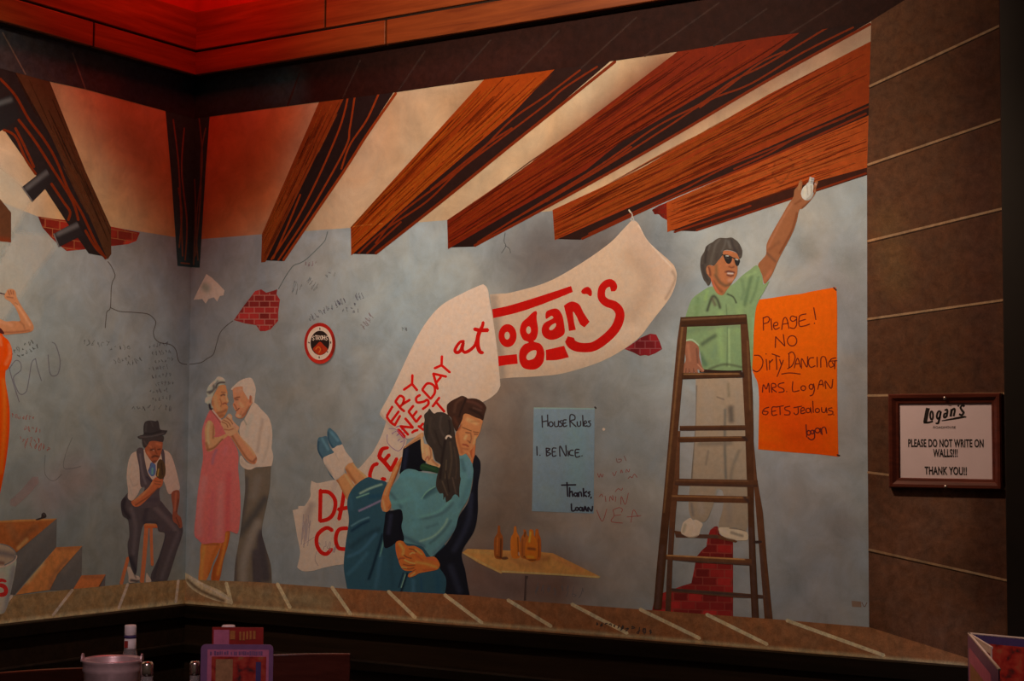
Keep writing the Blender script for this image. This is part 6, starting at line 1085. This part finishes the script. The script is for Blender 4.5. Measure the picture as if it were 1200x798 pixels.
def bent_panel(name, mat, parent, w, h, t, bow, z0, nx=14, taper=0.0):
    """slightly curved board, width along x, thickness along y"""
    bm = bmesh.new(); G_ = []
    for k in (0, 1):
        row = []
        for i in range(nx + 1):
            u = i / nx * 2 - 1; x = u * w / 2; y = bow * (1 - u * u) + (t if k else 0)
            row.append((bm.verts.new((x, y, z0)), bm.verts.new((x, y, z0 + h - taper * u))))
        G_.append(row)
    for i in range(nx):
        for k in (0, 1):
            a, b, c, d = G_[k][i][0], G_[k][i + 1][0], G_[k][i + 1][1], G_[k][i][1]; bm.faces.new([a, b, c, d])
        bm.faces.new([G_[0][i][1], G_[0][i + 1][1], G_[1][i + 1][1], G_[1][i][1]]); bm.faces.new([G_[0][i][0], G_[0][i + 1][0], G_[1][i + 1][0], G_[1][i][0]])
    for i in (0, nx): bm.faces.new([G_[0][i][0], G_[0][i][1], G_[1][i][1], G_[1][i][0]])
    return bm_obj(name, bm, mat, parent, bevel=0.003)

def table(loc, w, d, label):
    t = thing('dining_table', loc, label, 'table', None, YAW)
    box('tabletop', M_TABLE, t, -w / 2, w / 2, -d / 2, d / 2, TZ - 0.035, TZ - 0.0005, 0.006)
    lathe('pedestal', M_TABLE, t, [(0.055, 0.03), (0.045, 0.2), (0.04, 0.5), (0.06, TZ - 0.036)], 20)
    lathe('base', M_TABLE, t, [(0.27, 0.0), (0.27, 0.015), (0.1, 0.03), (0.056, 0.034)], 24)
    return t
DT = 4.15
table(spot_on(190, DT, 0), 0.86, 0.70, 'dark table in the foreground carrying the tin pail and the menu cards')

def chair(loc, w, zt, label, rz, rise=0.0):
    c = thing('dining_chair', loc, label, 'chair', 'wooden chairs in the foreground', rz)
    top = bent_panel('top_rail', M_CHAIR, c, w, 0.19, 0.022, 0.025, zt - 0.19, taper=rise)
    for sx in (-1, 1):
        box('back_post', M_CHAIR, c, sx * (w / 2 - 0.018) - 0.017, sx * (w / 2 - 0.018) + 0.017, 0.002, 0.034, 0.0, zt - 0.17, 0.004)
        box('leg', M_CHAIR, c, sx * (w / 2 - 0.025) - 0.017, sx * (w / 2 - 0.025) + 0.017, -0.42, -0.386, 0.0, 0.43, 0.004)
    box('seat', M_CHAIR, c, -w / 2, w / 2, -0.43, -0.0, 0.43, 0.46, 0.006)
    for q in (-1, 0, 1): box('slat', M_CHAIR, c, q * w / 4 - 0.02, q * w / 4 + 0.02, 0.012, 0.026, 0.46, zt - 0.17, 0.003)
    return c
def height(py, depth): return float(at(600, py, depth).z)
DC = 5.05
zt = (height(776, DC) + height(772, DC)) / 2
xr = spot_on(410, DC, 0); xl = spot_on(281, DC, 0)
chair((xr + xl) / 2, (xr - xl).length, zt + 0.012, 'red-brown wooden chair back just right of the menu card', YAW, -0.005)
xr = spot_on(99, DC, 0); xl = spot_on(-30, DC, 0)
chair((xr + xl) / 2, (xr - xl).length, height(790.5, DC), 'dark wooden chair back left of the tin pail, only its top rail showing', YAW, -0.012)

# tin pail
D1 = 4.2; kp = D1 / F                                   # metres per pixel at the table
pail = thing('tin_pail', spot_on(131.5, D1, TZ), 'small tin pail with ear handles at the bottom left', 'pail', None, YAW)
RT = 34 * kp; zr = height(771.5, D1 + RT) - TZ
lathe('body', M_TIN, pail, [(0.0001, 0.0), (RT * .76, 0.0), (RT * .8, 0.012), (RT * .97, zr - 0.03), (RT * 1.0, zr - 0.026), (RT * .98, zr - 0.02), (RT, zr - 0.006), (RT * 1.04, zr), (RT * 1.02, zr + 0.003), (RT * .98, zr - 0.004), (RT * .78, 0.016), (0.0001, 0.014)], 40)
for sx in (-1, 1):
    bm = bmesh.new(); ps = []
    for a in range(9):
        th = math.pi * a / 8; ps.append((0.013 * math.cos(th), 0.02 * math.sin(th)))
    f = [bm.verts.new((0, y, z)) for y, z in ps] ; g = [bm.verts.new((0.004, y, z)) for y, z in ps]
    bm.faces.new(f); bm.faces.new(g)
    for i in range(9): bm.faces.new([f[i], f[(i + 1) % 9], g[(i + 1) % 9], g[i]])
    e = gpart('handle_ear', bm, M_TIN, pail); e.location = (sx * RT * 1.02 - 0.002, 0, zr - 0.004)
# bottle behind the pail
D2 = D1 + 0.14; k2 = D2 / F
bt = thing('sauce_bottle', spot_on(152, D2, TZ), 'tall glass bottle with white cap standing behind the tin pail', 'bottle', None, YAW)
zc = height(735.5, D2) - TZ; rc = 6.8 * k2
lathe('glass', M_GLASS, bt, [(0.0001, 0), (0.03, 0), (0.032, 0.006), (0.032, 0.13), (0.026, 0.17), (0.016, zc - 0.062), (0.013, zc - 0.045), (0.0125, zc - 0.03), (0.0001, zc - 0.03)], 28)
lathe('sauce', M_SAUCE, bt, [(0.0001, 0.003), (0.0285, 0.004), (0.029, 0.1), (0.0001, 0.1)], 24)
nl = lathe('neck_label', M_WHITE, bt, [(rc * .98, zc - 28 * k2), (rc * 1.02, zc - 27 * k2), (rc * .98, zc - 15.5 * k2), (rc * .9, zc - 15.4 * k2)], 26)
box('print', M_RED, nl, -rc * .75, -rc * .15, -rc * 1.03, -rc * .8, zc - 26 * k2, zc - 18 * k2)
lathe('band', M_BLUE, bt, [(rc * .9, zc - 15.3 * k2), (rc * 1.03, zc - 15.2 * k2), (rc * 1.03, zc - 12 * k2), (rc * .9, zc - 11.9 * k2)], 26)
lathe('cap', M_WHITE, bt, [(rc * .96, zc - 11.8 * k2), (rc, zc - 11 * k2), (rc, zc - 1.2 * k2), (rc * .9, zc), (0.0001, zc)], 26)
# shakers
def shaker(px, py, depth, r_px, label):
    kk = depth / F; t = thing('shaker', spot_on(px, depth, TZ), label, 'shaker', 'table shakers')
    zz = height(py, depth) - TZ; rr = r_px * kk
    lathe('jar', M_GLASS, t, [(0.0001, 0), (rr * .9, 0), (rr, 0.006), (rr * .92, zz - 0.032), (rr * .85, zz - 0.028)], 24)
    lathe('contents', M_SALT, t, [(0.0001, 0.003), (rr * .84, 0.004), (rr * .82, zz * .55), (0.0001, zz * .56)], 20)
    lathe('lid', M_STEEL, t, [(rr * .95, zz - 0.036), (rr, zz - 0.03), (rr * .98, zz - 0.008), (rr * .8, zz - 0.001), (0.0001, zz)], 24)
shaker(172.5, 778, D1 - 0.06, 7.5, 'glass shaker with steel lid at the right side of the tin pail')
shaker(228.5, 777, D1 + 0.02, 6.2, 'glass shaker with steel lid at the left edge of the purple menu card')
# upright menu cards
def slab(name, mat, parent, x0, x1, z0, z1, y, t, r=0.0):
    bm = bmesh.new(); ps = []
    if r:
        for cx, cz, a0 in ((x1 - r, z0 + r, -90), (x1 - r, z1 - r, 0), (x0 + r, z1 - r, 90), (x0 + r, z0 + r, 180)):
            for q in range(5):
                a = math.radians(a0 + 90 * q / 4); ps.append((cx + r * math.cos(a), cz + r * math.sin(a)))
    else: ps = [(x0, z0), (x1, z0), (x1, z1), (x0, z1)]
    a = [bm.verts.new((p[0], y, p[1])) for p in ps]; b = [bm.verts.new((p[0], y + t, p[1])) for p in ps]; n = len(ps)
    bm.faces.new(a); bm.faces.new(b)
    for i in range(n): bm.faces.new([a[i], a[(i + 1) % n], b[(i + 1) % n], b[i]])
    return bm_obj(name, bm, mat, parent)
D3 = D1 - 0.02; k3 = D3 / F
mc = thing('menu_card', spot_on(277.5, D3, TZ), 'purple-bordered menu card with food photographs, standing on the foreground table', 'menu card', None, YAW)
z3 = height(757.5, D3) - TZ; hw = 42.5 * k3
slab('holder', M_CARD, mc, -hw, hw, 0.0, z3, 0, 0.004, 0.012)
slab('border', M_PINK, mc, -hw + 8 * k3, hw - 5 * k3, 0.012, z3 - 6 * k3, -0.0012, 0.001)
pr_ = slab('picture', M_REDP, mc, -hw + 13 * k3, hw - 8 * k3, 0.02, z3 - 14 * k3, -0.0022, 0.001)
slab('picture_detail', M_TAN, pr_, -hw + 18 * k3, -hw + 38 * k3, 0.03, z3 - 17 * k3, -0.003, 0.0008)
slab('picture_detail', M_BLUE, pr_, hw - 20 * k3, hw - 14 * k3, 0.05, z3 - 20 * k3, -0.003, 0.0008)
rr_ = random.Random(5)
st3 = []
bm = bmesh.new(); x = -hw + 11 * k3
while x < hw - 14 * k3:                                 # a line of blurred print too small to read
    wd = rr_.uniform(1.6, 3.4) * k3
    box_bm(bm, x, x + wd * .75, -0.0022, -0.0012, z3 - rr_.uniform(11.5, 12.5) * k3, z3 - rr_.uniform(7.5, 8.6) * k3); x += wd * (1 if rr_.random() < .8 else 1.8)
bm_obj('heading', bm, M_CARD, mc)
D4 = D3 + 0.07; k4 = D4 / F
m2 = thing('menu_card', spot_on(278, D4, TZ), 'red card with orange print standing behind the purple menu card', 'menu card', None, YAW)
z4 = height(737.5, D4) - TZ
slab('board', M_RED, m2, -30 * k4, 30 * k4, 0.0, z4, 0, 0.003)
slab('panel', M_PINK, m2, -28 * k4, -10 * k4, z4 - 40 * k4, z4 - 3 * k4, -0.001, 0.0008)
bm = bmesh.new()
for i, (x0, x1, za, zb) in enumerate(((-9, -3, 4, 14), (2, 4.5, 5, 15), (6, 8.5, 5, 15), (10, 12.5, 4.5, 14), (14, 16.5, 4, 14), (18, 21, 4, 13.5))):
    box_bm(bm, x0 * k4, x1 * k4, -0.0018, -0.0008, z4 - zb * k4, z4 - za * k4)
bm_obj('heading', bm, M_ORG, m2)
D5 = D4 + 0.09; z5 = height(735, D5) - TZ; k5 = D5 / F
t = thing('jar', spot_on(267, D5, TZ), 'jar with pale round lid peeping over the red card', 'jar')
lathe('body', M_GLASS, t, [(0.0001, 0), (0.026, 0), (0.028, 0.01), (0.026, z5 - 0.02), (0.02, z5 - 0.012)], 24)
lathe('lid', M_WHITE, t, [(0.0001, z5 - 0.013), (8 * k5, z5 - 0.012), (8 * k5, z5 - 0.003), (7 * k5, z5), (0.0001, z5)], 24)

# folded menu at the lower right, on its own table
DA = 4.15; pc = at(1134, 742.5, DA)
za = pc.z
TB = spot_on(1195, DA - 0.2, 0); TB.z = 0
table(TB, 0.8, 0.75, 'dark table in the lower right corner carrying the folded menu')
fm = thing('folded_menu', Vector((pc.x, pc.y, TZ)), 'folded colourful menu standing half open in the lower right corner', 'menu', None, 0)
def leaf(name, mat, dirv, length, h, t, parent, z0=0.0):
    d = Vector(dirv).normalized(); n = Vector((-d.y, d.x, 0)) * t
    bm = bmesh.new(); ps = [Vector((0, 0, z0)), d * length + Vector((0, 0, z0)), d * length + Vector((0, 0, h)), Vector((0, 0, h))]
    a = [bm.verts.new(p) for p in ps]; b = [bm.verts.new(p + n) for p in ps]
    bm.faces.new(a); bm.faces.new(b)
    for i in range(4): bm.faces.new([a[i], a[(i + 1) % 4], b[(i + 1) % 4], b[i]])
    return bm_obj(name, bm, mat, parent)
HM = za - TZ
def plan(px, py):                                       # where the level top edge is at this pixel
    d = ray(px, py); tt = (za - CAM[2]) / d[2]; return Vector(CAM + d * tt) - pc
pA = plan(1170, 785); pB = plan(1200, 748.5); pC = plan(1197, 781)
for nm, v, mt, tk in (('front_cover', pA, M_CARD, 0.003), ('inner_page', pC, M_CREAM, 0.002), ('back_cover', pB, M_BLUE, 0.003)):
    v = Vector((v.x, v.y, 0)); L_ = max(v.length, 0.2); d = v.normalized()
    cv = leaf(nm, mt, d, L_ if nm == 'front_cover' else 0.30, HM, tk, fm)
    leaf('edge', M_CREAM, d, L_ if nm == 'front_cover' else 0.30, HM + 0.003, tk + 0.002, cv, HM - 0.002)
    n = Vector((-d.y, d.x, 0)); cen = Vector(CAM) - pc; sg = 1 if n.dot(cen) > 0 else -1
    off = n * (tk + 0.0008 if sg > 0 else -0.0008)
    for (u0, u1, w0, w1, m_) in {'front_cover': ((.06, .80, .0, .90, M_PINK), (.1, .7, .0, .78, M_TAN)), 'inner_page': ((.1, .95, .0, .95, M_RED),), 'back_cover': ((.12, .95, .0, .93, M_REDP),)}[nm]:
        bm = bmesh.new(); LL = L_ if nm == 'front_cover' else 0.30
        ps = [d * (u * LL) + off + Vector((0, 0, w_ * HM + (0.004 if w_ == 0 else 0))) for u, w_ in ((u0, w0), (u1, w0), (u1, w1), (u0, w1))]
        off = off * 1.0 + n * 0.0006 * sg
        bm.faces.new([bm.verts.new(p) for p in ps]); bm_obj('print', bm, m_, cv)
